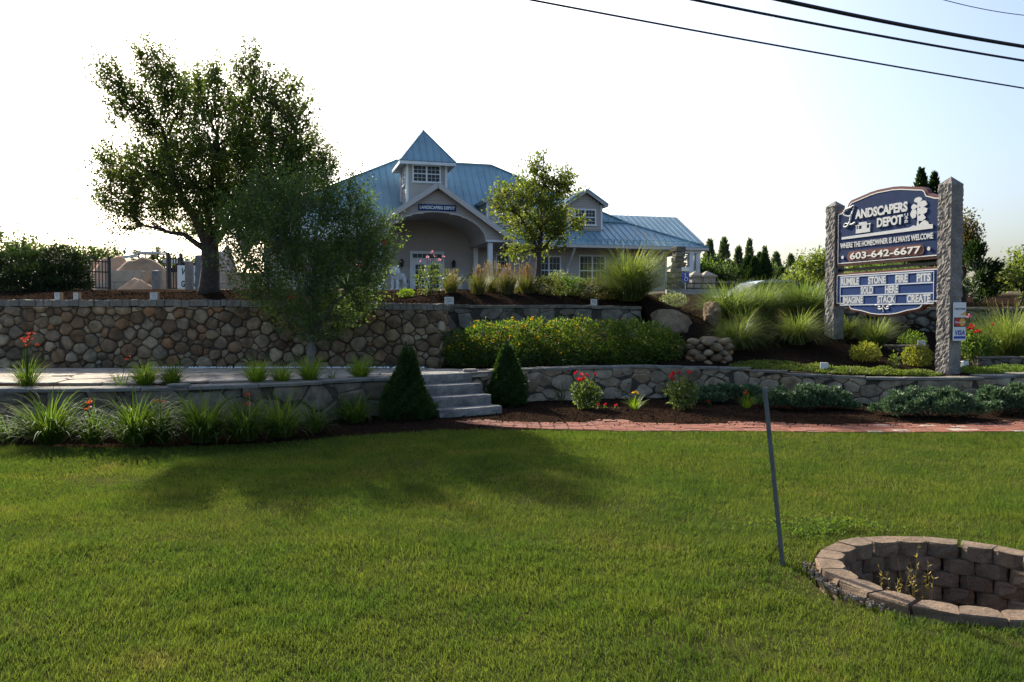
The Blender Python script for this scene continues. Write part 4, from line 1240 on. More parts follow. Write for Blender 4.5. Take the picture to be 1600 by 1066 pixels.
# french doors with transom
mb = MB()
mb.box(-.88, -.72, 3.9, 3.97, 3.0, 5.48); mb.box(1.02, 1.18, 3.9, 3.97, 3.0, 5.48); mb.box(-.72, 1.02, 3.9, 3.97, 5.32, 5.48); mb.box(-.72, 1.02, 3.91, 3.97, 5.0, 5.08)
bp(mb, 'door_frame', M['white'])
MB().box(-.72, 1.02, 3.93, 3.96, 5.08, 5.32).build('transom_pane', M['glass'], shop, False, OFF)
mb = MB()
for k in range(1, 6): xx = -.72 + 1.74 * k / 6; mb.box(xx - .012, xx + .012, 3.915, 3.93, 5.08, 5.32)
bp(mb, 'transom_grille', M['white'])
for i in range(2):
    a0 = -.72 + .87 * i; a1 = a0 + .87
    mb = MB()
    mb.box(a0 + .005, a0 + .17, 3.92, 3.96, 3.0, 4.99); mb.box(a1 - .17, a1 - .005, 3.92, 3.96, 3.0, 4.99)
    mb.box(a0 + .17, a1 - .17, 3.92, 3.96, 3.0, 3.2); mb.box(a0 + .17, a1 - .17, 3.92, 3.96, 4.68, 4.99)
    d_ = bp(mb, 'door', M['white'])
    MB().box(a0 + .17, a1 - .17, 3.94, 3.95, 3.2, 4.68).build('pane', M['glass'], d_)
    g = MB()
    for k in range(1, 3): xx = a0 + .17 + .53 * k / 3; g.box(xx - .011, xx + .011, 3.925, 3.94, 3.2, 4.68)
    for k in range(1, 5): zz = 3.2 + 1.48 * k / 5; g.box(a0 + .17, a1 - .17, 3.926, 3.939, zz - .011, zz + .011)
    g.build('grille', M['white'], d_)
    xx = a1 - .08 if i == 0 else a0 + .08
    g = MB(); g.box(xx - .02, xx + .02, 3.87, 3.92, 3.95, 4.1); g.build('handle', M['dark'], d_)
# wall lanterns
for u in (-1.38, 1.72):
    mb = MB(); mb.box(u - .06, u + .06, 3.94, 3.98, 4.55, 4.85); mb.tube([(u, 3.94, 4.75), (u, 3.8, 4.85), (u, 3.72, 4.78)], .018, 5)
    mb.tube([(u, 3.72, 4.52), (u, 3.72, 4.56), (u, 3.72, 4.76), (u, 3.72, 4.84), (u, 3.72, 5.0)], [.05, .09, .12, .14, .01], 6)
    mb.tube([(u, 3.72, 4.52), (u, 3.72, 4.36)], [.03, .008], 5)
    bp(mb, 'wall_lantern', M['dark'])

# lettering
def text_mesh(s, bold=.0, shear=0.0):
    cu = bpy.data.curves.new('lettering', 'FONT'); cu.body = s; cu.offset = bold; cu.shear = shear; cu.resolution_u = 3; cu.extrude = .0
    ob = bpy.data.objects.new('lettering', cu)
    me = bpy.data.meshes.new_from_object(ob)
    co = [tuple(v.co) for v in me.vertices]; fc = [tuple(p_.vertices) for p_ in me.polygons]
    bpy.data.objects.remove(ob); bpy.data.curves.remove(cu); bpy.data.meshes.remove(me)
    return co, fc
def lettering(s, x0, x1, z0, z1, y, mat, parent, bold=.012, shear=0, proud=.012, name='lettering', loc=(0, 0, 0), vertical=False):
    """words fitted to a box on a face looking to -y"""
    co, fc = text_mesh(s, bold, shear)
    xs_ = [c[0] for c in co]; ys_ = [c[1] for c in co]
    ax, bx_, ay, by_ = min(xs_), max(xs_), min(ys_), max(ys_)
    V = []
    for k, yy in enumerate((y - proud, y + .002)):
        for c in co:
            p_, q_ = (c[0] - ax) / (bx_ - ax), (c[1] - ay) / (by_ - ay)
            V.append((x1 - q_ * (x1 - x0), yy, z0 + p_ * (z1 - z0)) if vertical else (x0 + p_ * (x1 - x0), yy, z0 + q_ * (z1 - z0)))
    n = len(co)
    from collections import Counter
    cnt = Counter(tuple(sorted((f[i], f[(i + 1) % len(f)]))) for f in fc for i in range(len(f)))
    Fc = list(fc)
    for f in fc:
        for i in range(len(f)):
            a, b = f[i], f[(i + 1) % len(f)]
            if cnt[tuple(sorted((a, b)))] == 1: Fc.append((a, b, b + n, a + n))
    return part(name, V, Fc, mat, parent, False, loc)
# name board on the gable
sb = MB().box(-1.02, 1.06, -.075, -.03, 7.36, 7.70).build('name_board', M['navy2'], shop, False, OFF)
lettering('LANDSCAPERS DEPOT', -.95, .99, 7.44, 7.62, -.075, M['cardwhite'], sb, .035)

# ================================================================== ROADSIDE SIGN
SROT = math.atan2(-.9417, .3363)
SB = (7.05, 17.6, .62)
sg = thing('roadside_sign', 'navy and maroon shop sign hung between two rough granite posts', 'sign', SB, SROT)
SO = (0, 0, -.62); BO = (.065, -.05, -.62)
def offset(poly, d):
    n = len(poly); out = []
    for i in range(n):
        p0, p1, p2 = Vector(poly[i - 1]), Vector(poly[i]), Vector(poly[(i + 1) % n])
        a, b = (p1 - p0).normalized(), (p2 - p1).normalized()
        na, nb_ = Vector((-a.y, a.x)), Vector((-b.y, b.x)); m_ = (na + nb_)
        m_ = m_ / max(.3, m_.length_squared) * 2
        q_ = p1 + m_ * d; out.append((q_.x, q_.y))
    return out
def granite_post(x, ztop, zsh, s, seed):
    rs = np.random.default_rng(seed); V = []; nz = 90; k = 8
    ring = []
    for i in range(4 * k):
        side, tt = divmod(i, k); tt = tt / k * 2 - 1
        ring.append([(tt, -1), (1, tt), (-tt, 1), (-1, -tt)][side])
    for j in range(nz + 1):
        z = .2 + (zsh - .2) * j / nz
        for (a, b) in ring:
            j_ = .0032 * rs.normal() if 0 < j < nz else .003 * rs.normal()
            lump = .003 * math.sin(z * 9 + a * 5 + seed) * math.sin(b * 6 + z * 5)
            f = 1 + (j_ + lump) / s * 1.5
            V.append((x + a * s * f, b * s * f, z + rs.normal(0, .006)))
    m_ = 4 * k
    V.append((x, 0, ztop))
    Fc = [(r * m_ + i, r * m_ + (i + 1) % m_, (r + 1) * m_ + (i + 1) % m_, (r + 1) * m_ + i) for r in range(nz) for i in range(m_)]
    Fc += [(nz * m_ + i, nz * m_ + (i + 1) % m_, (nz + 1) * m_) for i in range(m_)]
    return part('granite_post', V, Fc, M['granite'], sg, False, SO)
granite_post(0, 4.12, 4.0, .138, 1)
granite_post(2.96, 4.17, 4.02, .145, 2)
half = [(.10, 2.68), (.10, 3.84), (.24, 3.86), (.41, 3.92), (.45, 4.0), (.52, 4.05), (.75, 4.09), (1.05, 4.145), (1.25, 4.165)]
outl = half + [(2.9 - x, z) for x, z in half[::-1]]
bd = MB().prism(outl, -.055, .055, 1).build('sign_board', M['maroon'], sg, False, BO)
def plate(poly, y0, y1, name, mat, parent): return MB().prism(poly, y0, y1, 1).build(name, mat, parent)
sgn = -1
plate(offset(outl, sgn * .062), -.062, -.05, 'navy_panel', M['navy'], bd)
def ringline(poly, d0, d1, y0, y1, name, mat, parent):
    a, b = offset(poly, d0), offset(poly, d1); n = len(poly)
    V = [(x, y0, z) for x, z in a] + [(x, y0, z) for x, z in b] + [(x, y1, z) for x, z in a] + [(x, y1, z) for x, z in b]
    Fc = []
    for i in range(n):
        j = (i + 1) % n
        Fc += [(i, j, n + j, n + i), (i, 2 * n + i, 2 * n + j, j), (n + i, n + j, 3 * n + j, 3 * n + i)]
    return part(name, V, Fc, mat, parent)
ringline(outl, sgn * .052, sgn * .070, -.068, -.05, 'border_line', M['cream'], bd)
Y = -.062
lettering('ANDSCAPERS', .66, 2.03, 3.635, 3.83, Y, M['letter'], bd, .042, proud=.02)
lettering('DEPOT', 1.26, 1.92, 3.40, 3.59, Y, M['letter'], bd, .042, proud=.02)
lettering('INC', 1.95, 2.04, 3.42, 3.60, Y, M['letter'], bd, .02, vertical=True)
lettering('WHERE THE HOMEOWNER IS ALWAYS WELCOME', .23, 2.63, 3.055, 3.17, Y, M['letter'], bd, .026)
# swash capital
def ribbon(pts, r, name, mat, parent, y):
    n = len(pts); dense = []
    for i in range(n - 1):
        p0, p1, p2, p3 = [Vector(pts[max(0, min(n - 1, i + k))]) for k in (-1, 0, 1, 2)]
        for s in np.linspace(0, 1, 6, endpoint=False):
            q_ = .5 * ((2 * p1) + (p2 - p0) * s + (2 * p0 - 5 * p1 + 4 * p2 - p3) * s * s + (3 * p1 - p0 - 3 * p2 + p3) * s ** 3); dense.append((q_.x, y, q_.y))
    dense.append((pts[-1][0], y, pts[-1][1]))
    m_ = len(dense); rr = [r * (.45 + .75 * abs(math.sin(2.6 * math.pi * i / m_))) for i in range(m_)]
    return MB().tube(dense, rr, 6).build(name, mat, parent, True)
ribbon([(.55, 3.74), (.45, 3.72), (.33, 3.78), (.37, 3.87), (.52, 3.90), (.61, 3.93), (.60, 3.86), (.53, 3.72), (.50, 3.60), (.42, 3.51), (.33, 3.52), (.36, 3.58), (.46, 3.56), (.56, 3.54), (.66, 3.57)], .020, 'swash_letter', M['letter'], bd, Y - .006)
# ground line, pavilion and tree emblem
plate([(.27, 3.245), (2.62, 3.245), (2.62, 3.325), (2.54, 3.33), (2.50, 3.39), (2.43, 3.42), (2.36, 3.39), (2.30, 3.34), (2.22, 3.33), (2.17, 3.35), (2.12, 3.33), (2.08, 3.315), (.27, 3.295)], Y - .014, Y + .002, 'emblem_ground', M['letter'], bd)
plate([(2.25, 3.33), (2.30, 3.33), (2.285, 3.45), (2.295, 3.60), (2.285, 3.78), (2.26, 3.78), (2.255, 3.60), (2.262, 3.45)], Y - .012, Y + .002, 'emblem_trunk', M['letter'], bd)
for (cx, cz, rx, rz_, sd_) in ((2.27, 3.82, .095, .05, 1), (2.37, 3.73, .11, .06, 2), (2.18, 3.70, .07, .045, 3), (2.37, 3.60, .12, .07, 4), (2.17, 3.57, .075, .09, 5), (2.36, 3.47, .09, .06, 6)):
    rs = np.random.default_rng(sd_)
    plate([(cx + rx * (1 + rs.normal(0, .09)) * math.cos(a), cz + rz_ * (1 + rs.normal(0, .09)) * math.sin(a)) for a in np.linspace(0, 2 * math.pi, 14, endpoint=False)], Y - .011 - sd_ * .0004, Y + .002, 'emblem_leaves', M['letter'], bd)
mb = MB()
mb.box(.66, 1.09, Y - .013, Y + .002, 3.49, 3.515); mb.box(.76, .98, Y - .0131, Y + .002, 3.517, 3.555)
mb.box(.68, 1.07, Y - .013, Y + .002, 3.335, 3.42)
for xx in (.68, .74, .84, .96, 1.05): mb.box(xx, xx + .022, Y - .0128, Y + .002, 3.422, 3.488)
mb.box(.865, .955, Y - .0127, Y + .002, 3.422, 3.488)
mb.build('emblem_pavilion', M['letter'], bd)
pill = [(.54 - .105 * math.sin(a), 2.872 - .105 * math.cos(a)) for a in np.linspace(math.pi, 0, 9)] ; pill = [(.54 - .105 * math.sin(a), 2.872 + .105 * math.cos(a)) for a in np.linspace(0, math.pi, 9)] + [(2.33 + .105 * math.sin(a), 2.872 - .105 * math.cos(a)) for a in np.linspace(0, math.pi, 9)]
pl_ = plate(pill, Y - .012, Y + .002, 'phone_plaque', M['maroon'], bd)
lettering('603-642-6677', .53, 2.36, 2.802, 2.945, Y - .012, M['cream'], bd, .02)
for xx, zz in ((.31, 2.865), (2.54, 2.875)): plate([(xx + .037 * math.cos(a), zz + .037 * math.sin(a)) for a in np.linspace(0, 2 * math.pi, 12, endpoint=False)], Y - .02, Y + .002, 'round_boss', M['letter'], bd)
# changeable letter board
half = [(.10, 2.53), (.10, 1.85), (.34, 1.835), (.47, 1.80), (.53, 1.735), (.62, 1.71), (.85, 1.68), (1.1, 1.625), (1.3, 1.605)]
o2 = half + [(2.9 - x, z) for x, z in half[::-1]]
rb = MB().prism(o2, -.055, .055, 1).build('letter_board', M['maroon'], sg, False, BO)
plate(offset(o2, .045), -.062, -.05, 'blue_panel', M['navy2'], rb)
ringline(o2, .038, .055, -.068, -.05, 'border_line', M['cream'], rb)
mb = MB()
for zz in (2.445, 2.238, 2.042, 1.848): mb.box(.24, 2.66, -.072, -.05, zz - .011, zz + .011)
for xx in (.24, 2.65): mb.box(xx, xx + .012, -.0719, -.05, 1.86, 2.43)
mb.build('letter_track', M['strip'], rb)
M['plate'] = plain('letter_plate', (.20, .245, .36), .3, var=.1, scale=6)
for w_, x0, x1, z0 in (('RUMBLE', .22, .78, 2.265), ('STONE', 1.04, 1.50, 2.265), ('FIRE', 1.75, 2.05, 2.265), ('PITS', 2.27, 2.59, 2.265), ('SOLD', .84, 1.17, 2.068), ('HERE', 1.49, 1.82, 2.068), ('IMAGINE', .33, .90, 1.872), ('STACK', 1.29, 1.75, 1.872), ('CREATE', 2.04, 2.59, 1.872)):
    x0 = max(x0, .27)
    plate([(x0 - .015, z0 - .018), (x1 + .015, z0 - .018), (x1 + .015, z0 + .172), (x0 - .015, z0 + .172)], -.067, -.06, 'letter_plate', M['plate'], rb)
    lettering(w_, x0, x1, z0, z0 + .152, -.067, M['letter'], rb, .034, proud=.004)
for s in (-1, 1):
    ribbon([(1.45, 1.80), (1.45 + s * .07, 1.755), (1.45 + s * .14, 1.765), (1.45 + s * .13, 1.80), (1.45 + s * .08, 1.79), (1.45 + s * .13, 1.83), (1.45 + s * .22, 1.835)], .010, 'scroll_ornament', M['cream'], rb, -.066)
ribbon([(1.45, 1.83), (1.43, 1.77), (1.45, 1.70)], .012, 'scroll_ornament', M['cream'], rb, -.066)
# cross arms that hold the boards
mb = MB(); mb.box(.1, 2.86, -.03, .03, 2.57, 2.63); mb.build('hanger_bar', M['dark'], sg, False, SO)

# payment card plate on the end of the post
cp = thing('payment_plate', 'white plate of three payment card emblems on the granite sign post', 'sign', (8.05 + .336 * .232, 14.8 - .942 * .232, 1.18), SROT + math.pi / 2)
cp.location = Vector((8.05 + .336 * .17 + .94 * .05, 14.8 - .942 * .17 + .336 * .05, 1.16))
bevel_mod(MB().box(-.15, .15, -.012, .01, 0, .70).build('plate', M['cardwhite'], cp), .004)
def cbox(x0, x1, z0, z1, y, mat, name): return MB().box(x0, x1, y - .002, y + .004, z0, z1).build(name, mat, cp)
lettering('DISCOVER', -.13, .13, .565, .60, -.012, M['cardblack'], cp, .02, proud=.003)
plate([(-.01, .47), (.14, .47), (.14, .55), (.10, .52)], -.015, -.01, 'orange_swoosh', M['cardorange'], cp)
cbox(-.14, .14, .255, .425, -.013, M['cardblack'], 'card_field')
plate([(-.055 + .075 * math.cos(a), .34 + .075 * math.sin(a)) for a in np.linspace(0, 2 * math.pi, 18, endpoint=False)], -.018, -.013, 'red_disc', M['cardred'], cp)
plate([(.055 + .075 * math.cos(a), .34 + .075 * math.sin(a)) for a in np.linspace(0, 2 * math.pi, 18, endpoint=False)], -.0186, -.013, 'orange_disc', M['cardorange'], cp)
lettering('MasterCard', -.12, .12, .325, .355, -.0188, M['cardwhite'], cp, .02, proud=.002)
cbox(-.14, .14, .04, .085, -.013, M['cardblue'], 'blue_band')
lettering('VISA', -.11, .12, .105, .195, -.012, M['cardblue'], cp, .03, .25, .003)

# ================================================================== OVERHEAD WIRES
HW = 4.2
for (p0, p1, r, lab) in (((830, 0), (1600, 138), .0135, 'lowest of the overhead wires, thin'), ((1085, 0), (1600, 95), .018, 'second overhead cable above the lowest wire'),
                         ((1220, 0), (1600, 73), .027, 'thickest of the overhead cables'), ((1475, 0), (1600, 24), .006, 'hair thin wire highest in the corner of the sky')):
    hz = HW if r > .01 else HW + .6
    a = gr(p0[0], p0[1], EYE + hz); b = gr(p1[0], p1[1], EYE + hz)
    dv = (b - a); pts = [a + dv * s + Vector((0, 0, .10 * (s - .5) ** 2 - .025)) for s in np.linspace(-3.0, 3.2, 60)]
    q0 = pts[0].copy()
    tag(MB().tube([p_ - q0 for p_ in pts], r, 6).build('overhead_wire', M['wire'], None, True, q0), lab, 'wire')

# ================================================================== BOULDERS, SMALL WALLS, LAMPS
def boulder(name, label, c, r, seed, mat='boulder'):
    rs = np.random.default_rng(seed); bm = bmesh.new(); bmesh.ops.create_icosphere(bm, subdivisions=4, radius=1)
    cuts = [(Vector(tuple(rs.normal(0, 1, 3))).normalized(), rs.uniform(.66, .9)) for _ in range(22)]
    for v in bm.verts:
        for n_, d_ in cuts:
            k = v.co.dot(n_)
            if k > d_: v.co -= n_ * (k - d_) * .85
        p3 = v.co * 2.3 + Vector((seed, 0, 0)); v.co += v.co.normalized() * (rs.normal(0, .007) + .035 * math.sin(p3.x * 2.1 + 2 * math.sin(p3.z * 1.7)) * math.sin(p3.y * 2.7 + p3.z))
        v.co.x *= r[0]; v.co.y *= r[1]; v.co.z *= r[2]
    me = bpy.data.meshes.new(name); bm.to_mesh(me); bm.free()
    o = link(name, me, M[mat], None, c); return tag(o, label, 'boulder')
def gpt(px, d): return Vector(((px - 800) / F_PX * d, d, up_z((px - 800) / F_PX * d, d)))
q = gpt(1047, 17.6); boulder('boulder', 'large tan boulder beside the end of the grey wall', (q.x, q.y, 1.42), (.56, .45, .40), 3)
q = gpt(1112, 18.2); boulder('boulder', 'slim pale boulder half behind the tall ornamental grass', (q.x, q.y, 1.62), (.24, .4, .36), 5)
q = gpt(1112, 16.6); boulder('boulder', 'small pale boulder above the cobble pier', (q.x, q.y, 1.02), (.28, .3, .22), 8)
# cobble pier at the end of the hedge
t = thing('cobble_pier', 'short pier of rounded cobbles at the end of the yellow hedge', 'stone wall', (3.95, 16.1, .6))
rs = np.random.default_rng(6)
for lay in range(5):
    for k in range(7 - (lay > 3)):
        a = 2 * math.pi * k / 7 + lay * .45; r = (.36, .27)
        s = rs.uniform(.085, .125)
        bm = bmesh.new(); bmesh.ops.create_icosphere(bm, subdivisions=2, radius=1)
        for v in bm.verts:
            v.co += v.co.normalized() * rs.normal(0, .05); v.co.x *= s * rs.uniform(1.08, 1.12) * 1.15; v.co.y *= s; v.co.z *= s * .72
        me = bpy.data.meshes.new('cobble'); bm.to_mesh(me); bm.free(); me.polygons.foreach_set("use_smooth", [True] * len(me.polygons))
        o = link('cobble', me, M['field'], t, (math.cos(a) * r[0], math.sin(a) * r[1], .07 + lay * .108)); o.rotation_euler = (rs.normal(0, .2), rs.normal(0, .2), rs.uniform(0, 3))
MB().box(-.24, .24, -.16, .16, -.1, .52).build('mortar', M['mortar'], t)
t2 = thing('cobble_wall', 'low run of rounded cobbles between the yellow hedge and the cobble pier', 'stone wall', (3.5, 16.35, .6))
stone_wall(t2, (3.5, 16.35, .6), Path2([(3.05, 16.35), (3.72, 16.3)]), lambda u: 1.05, .6, .2, M['field'], rs, 2, .09, .01, .25, .8)
# retaining wall beyond the sign
t = thing('rough_stone_wall', 'rough dark stone retaining wall behind the sign and the red roses', 'stone wall', (10, 19.9, .8))
stone_wall(t, (10, 19.9, .8), Path2([(7.6, 19.95), (10, 19.85), (13.6, 19.8)]), lambda u: 1.84, .8, .34, M['grey'], np.random.default_rng(9), 2, .07, .012, .3, .6, (.5, .06, .05, M['ledge'], 'coping_stone'), gap_top=.06)
t = thing('thin_ledge_wall', 'small dry wall of thin flat stones behind the golden shrubs', 'stone wall', (8.3, 17.6, .7))
stone_wall(t, (8.3, 17.6, .7), Path2([(7.75, 17.75), (8.6, 17.6), (9.2, 17.75)]), lambda u: .98, .62, .13, M['ledge'], np.random.default_rng(10), 1, .04, .006, .2, .55, (.3, .035, .03, M['ledge'], 'cap_stone'), gap_top=.035)
t = thing('edging_stones', 'low edging of flat grey stones beside the red roses at the edge of the bed', 'stone wall', (10.2, 16.2, .6))
stone_wall(t, (10.2, 16.2, .6), Path2([(9.4, 16.2), (10.2, 16.1), (12.5, 16.4)]), lambda u: .80, .58, .22, M['grey'], np.random.default_rng(14), 1, .03, .006, .25, .6, (.4, .04, .03, M['grey'], 'cap_stone'), gap_top=.04)

# small box lamps standing on the walls and beds
def box_lamp(label, c, w, h, rz=0, side='wood'):
    t = thing('box_lamp', label, 'garden light', c, rz, 'small box lamps')
    bevel_mod(MB().box(-w / 2, w / 2, -w * .38, w * .42, 0, h).build('housing', M[side], t), .006)
    MB().box(-w * .47, w * .47, -w * .38 - .004, -w * .38 + .002, h * .04, h * .97).build('face_plate', M['lampwhite'], t)
    mb = MB()
    for k in range(3): mb.box(-w * (.33 - .05 * k), w * .33, -w * .38 - .006, -w * .38, h * (.78 - .2 * k), h * (.83 - .2 * k))
    m_ = mb.build('printed_lines', M['steel'], t); m_['kind'] = 'stuff'
    return t
box_lamp('white faced box lamp on the coping, nearest the dark spreading yew', (at(90, 469, 16.05).x, 16.1, 1.93), .125, .155, -.25)
box_lamp('white faced box lamp on the coping, second from the dark spreading yew', (at(119, 469, 16.05).x, 16.1, 1.93), .115, .155, -.25)
box_lamp('white faced box lamp on the coping near the big tree trunk', (at(240, 469, 16.05).x, 16.1, 1.925), .15, .165, .1)
box_lamp('grey box lamp on the wall by the pink rose bush', (at(700, 472, 17.3).x, 17.6, 1.86), .20, .17, .1, 'lampwhite')
box_lamp('box lamp on the grey wall below the tan mounds', (at(930, 475, 17.7).x, 17.9, 1.845), .15, .15, -.3)
# flood lamps in the sign bed
def flood(label, c, rz):
    t = thing('flood_lamp', label, 'garden light', c, rz, 'flood lamps around the sign')
    MB().tube([(0, 0, -.05), (0, 0, .05)], .018, 6).build('stake', M['dark'], t)
    o = MB().box(-.07, .07, -.06, .06, 0, .13).build('housing', M['lampwhite'], t, False, (0, 0, .03)); bevel_mod(o, .01); o.rotation_euler = (-.15, 0, 0)
    MB().box(-.06, .06, .055, .085, .01, .12).build('lens', M['glass'], o)
q = gr(1264, 578, .56); flood('pale flood lamp on the ground cover at the wall edge', (q.x, 14.95, .585), -.5)
q = at(1440, 532, 16.4); flood('pale flood lamp behind the golden shrub under the sign', (q.x, q.y, up_z(q.x, q.y) + .25), -.3)
q = at(1507, 565, 15.3); flood('pale flood lamp beside the foot of the granite post by the roses', (q.x, q.y, up_z(q.x, q.y) + .02), .4)

# ================================================================== TREES AND BUSHES NEAR THE WALL
DT = 17.9
bl = pxblobs([(172, 118, 17, -.6), (185, 140, 24, -.5), (205, 165, 27, -.6), (232, 195, 29, -.4), (238, 112, 24, .3), (236, 85, 13, .2), (258, 150, 33, .2), (287, 172, 38, .6), (262, 110, 13, .3),
    (322, 162, 36, -.8), (330, 122, 17, -.6), (300, 135, 18, .8), (366, 172, 38, .5), (388, 122, 26, .6), (394, 90, 12, .5), (418, 150, 30, -.5), (446, 165, 27, .5), (452, 142, 15, .3), (462, 190, 20, 0),
    (440, 215, 38, -.4), (474, 240, 30, .6), (498, 256, 16, .2), (470, 280, 38, -.2), (505, 282, 14, .4), (400, 230, 48, .9), (340, 230, 46, -1.0), (282, 240, 40, .8), (300, 290, 52, -.7), (360, 290, 56, 1.0), (420, 288, 52, -.9),
    (232, 272, 42, -.3), (192, 268, 26, .3), (162, 250, 15, .2), (192, 312, 34, .2), (240, 325, 38, .5), (205, 345, 18, -.3), (288, 340, 34, .8), (340, 340, 36, -.8), (172, 225, 9, 0), (178, 190, 8, 0), (400, 335, 46, .3), (170, 300, 12, .1)], DT)
b0 = at(327, 456, DT); b0.z = up_z(b0.x, b0.y)
spray_tree('elm_tree', 'large spreading dark green tree on the terrace above the fieldstone wall', b0, at(328, 384, DT), .215, bl, 3300, 28, .48, .066, M['leaf_elm'], limb_r=.34, seed=12, shell=.18, rnd=.45, twigs=.45, jit=.62)
DB = 15.1
bl = pxblobs([(430, 335, 46, .2), (490, 322, 34, -.1), (540, 334, 36, .1), (385, 358, 28, 0), (378, 400, 26, .2), (430, 390, 52, -.2), (500, 390, 58, .1), (560, 388, 42, 0), (588, 408, 18, -.1), (578, 365, 18, .1), (565, 335, 12, 0), (596, 392, 10, .1),
    (420, 448, 36, .1), (480, 455, 48, -.2), (540, 450, 46, .1), (572, 440, 26, 0), (450, 498, 26, .1), (497, 505, 30, -.1), (530, 492, 26, .1), (402, 330, 15, 0), (515, 298, 11, 0), (370, 430, 12, 0), (372, 345, 16, 0), (350, 372, 10, 0), (395, 465, 14, 0), (556, 478, 15, 0), (482, 520, 14, -.2), (440, 302, 12, 0), (545, 305, 10, 0)], DB)
b1 = at(484, 560, DB); b1.z = .6
t = spray_tree('rose_of_sharon', 'big dense vase shaped green shrub in front of the fieldstone wall', b1, at(486, 520, DB), .085, bl, 2300, 19, .54, .054, M['leaf_bush'], 'bush', limb_r=.42, seed=5, bark='greybark', up=1.15, shell=.1, rnd=.28, twigs=.2)
P = np.array([tuple(at(x, y, DB - .75) - b1) for x, y in ((455, 466), (600, 380), (565, 415))])
part('blossoms', *bloom(P, .05), M['red'], t)
DO = 19.0
bl = pxblobs([(790, 308, 18, .2), (800, 332, 18, -.2), (833, 288, 24, .2), (835, 264, 12, 0), (850, 246, 5, 0), (868, 290, 15, -.2), (884, 276, 11, .1), (890, 300, 15, .2), (815, 350, 24, .3), (850, 338, 30, -.3), (880, 345, 22, .2), (902, 352, 10, 0),
    (804, 393, 12, -.3), (845, 375, 24, .3), (780, 328, 12, 0), (860, 312, 22, .2), (872, 366, 18, -.2), (822, 312, 18, -.3), (826, 378, 18, 0), (858, 268, 8, .1), (775, 316, 7, 0)], DO)
b2 = at(838, 464, DO); b2.z = up_z(b2.x, b2.y)
spray_tree('young_oak', 'young yellow green tree with clustered leaves in front of the shop windows', b2, at(842, 392, DO), .075, bl, 620, 16, .20, .078, M['leaf_oak'], limb_r=.36, seed=9, shell=.3, rnd=.6, twigs=.35)

# dwarf spruces by the steps
def cone_spruce(label, base, h, r, seed):
    rng = np.random.default_rng(seed); n = 15000
    t = thing('cone_spruce', label, 'conifer', base, group='cone shaped spruces by the steps')
    s = 1 - np.sqrt(1 - rng.uniform(0, .985, n)); a = rng.uniform(0, 2 * math.pi, n)
    prof = np.interp(s, [0, .04, .12, .3, .6, .85, 1], [.75, .93, 1.0, .80, .42, .15, .02]) * r
    lump = 1 + .12 * np.sin(a * 5 + s * 17 + seed) * np.sin(s * 31 + a * 2) + .11 * np.sin(a * 9 - s * 37) + .07 * np.sin(a * 2 + seed + s * 5)
    rr = prof * lump * (1 - .16 * rng.uniform(0, 1, n) ** 2)
    P = np.stack([rr * np.cos(a), rr * np.sin(a), s * h + .01], 1)
    st = rng.uniform(0, 1, n) < .05; P[st] *= np.array([1.07, 1.07, 1.01])
    P[:, 0] += .05 * math.sin(seed * 2.1) * s * h * .6 + .018 * np.sin(s * 9 + seed); P[:, 1] += .012 * np.cos(s * 11)
    D = unit(np.stack([np.cos(a), np.sin(a), np.full(n, .9)], 1) + rdir(n, rng) * .6)
    part('crown', *leaf_quads(P, D, .045 * rng.uniform(.5, 1.6, n), .25, rng), M['leaf_spruce'], t)
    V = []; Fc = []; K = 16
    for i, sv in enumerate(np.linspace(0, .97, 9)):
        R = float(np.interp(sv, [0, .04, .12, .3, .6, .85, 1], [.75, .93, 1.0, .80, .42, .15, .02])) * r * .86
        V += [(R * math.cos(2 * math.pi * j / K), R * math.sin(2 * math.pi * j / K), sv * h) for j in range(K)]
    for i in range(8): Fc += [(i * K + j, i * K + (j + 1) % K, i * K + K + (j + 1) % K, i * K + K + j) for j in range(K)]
    part('dark_core', V, Fc, M['leaf_yew'], t)  # solid dark core added against see-through, its colour stands for inner shade
    MB().tube([(0, 0, -.05), (0, 0, h * .9)], [.03, .008], 5).build('trunk', M['bark'], t)
q = gr(634, 655, .03); cone_spruce('cone shaped spruce on the daylily side of the granite steps', (q.x, q.y, .02), 1.24, .375, 1)
q = gr(791, 633, .03); cone_spruce('cone shaped spruce on the hedge side of the granite steps', (q.x, q.y - .1, .02), 1.22, .375, 4)

# flowering hedge
bl = [((x, 16.25 + .12 * math.sin(x * 3), z), (rx, .48, rz)) for x, z, rx, rz in ((-1.0, .98, .42, .36), (-.55, 1.06, .45, .42), (-.05, 1.08, .48, .45), (.45, 1.1, .48, .45), (.95, 1.1, .48, .45), (1.4, 1.12, .45, .45), (-.8, .85, .5, .3), (.2, .85, .6, .3), (1.1, .85, .6, .3), (-1.12, .8, .26, .22))]
shrub('flowering_hedge', 'long rounded hedge covered in small yellow flowers below the grey wall', 'hedge', (.2, 16.25, .62), bl, 15000, .062, M['leaf_hedge'], .5, .35, flowers=(430, .033, M['yellow'], -.1), stems=14, seed=2, shell=.75)
bl = [((x, 16.3, z), (rx, .48, rz)) for x, z, rx, rz in ((1.95, 1.1, .48, .44), (2.45, 1.1, .5, .45), (2.9, 1.05, .42, .42), (3.2, .95, .3, .32), (2.3, .85, .6, .3), (2.95, .82, .4, .25))]
shrub('flowering_hedge', 'greener end of the hedge with few yellow flowers, next to the cobble pier', 'hedge', (2.5, 16.3, .62), bl, 9500, .062, M['leaf_hedge'], .5, .35, flowers=(75, .033, M['yellow'], 0), stems=10, seed=3, shell=.75)

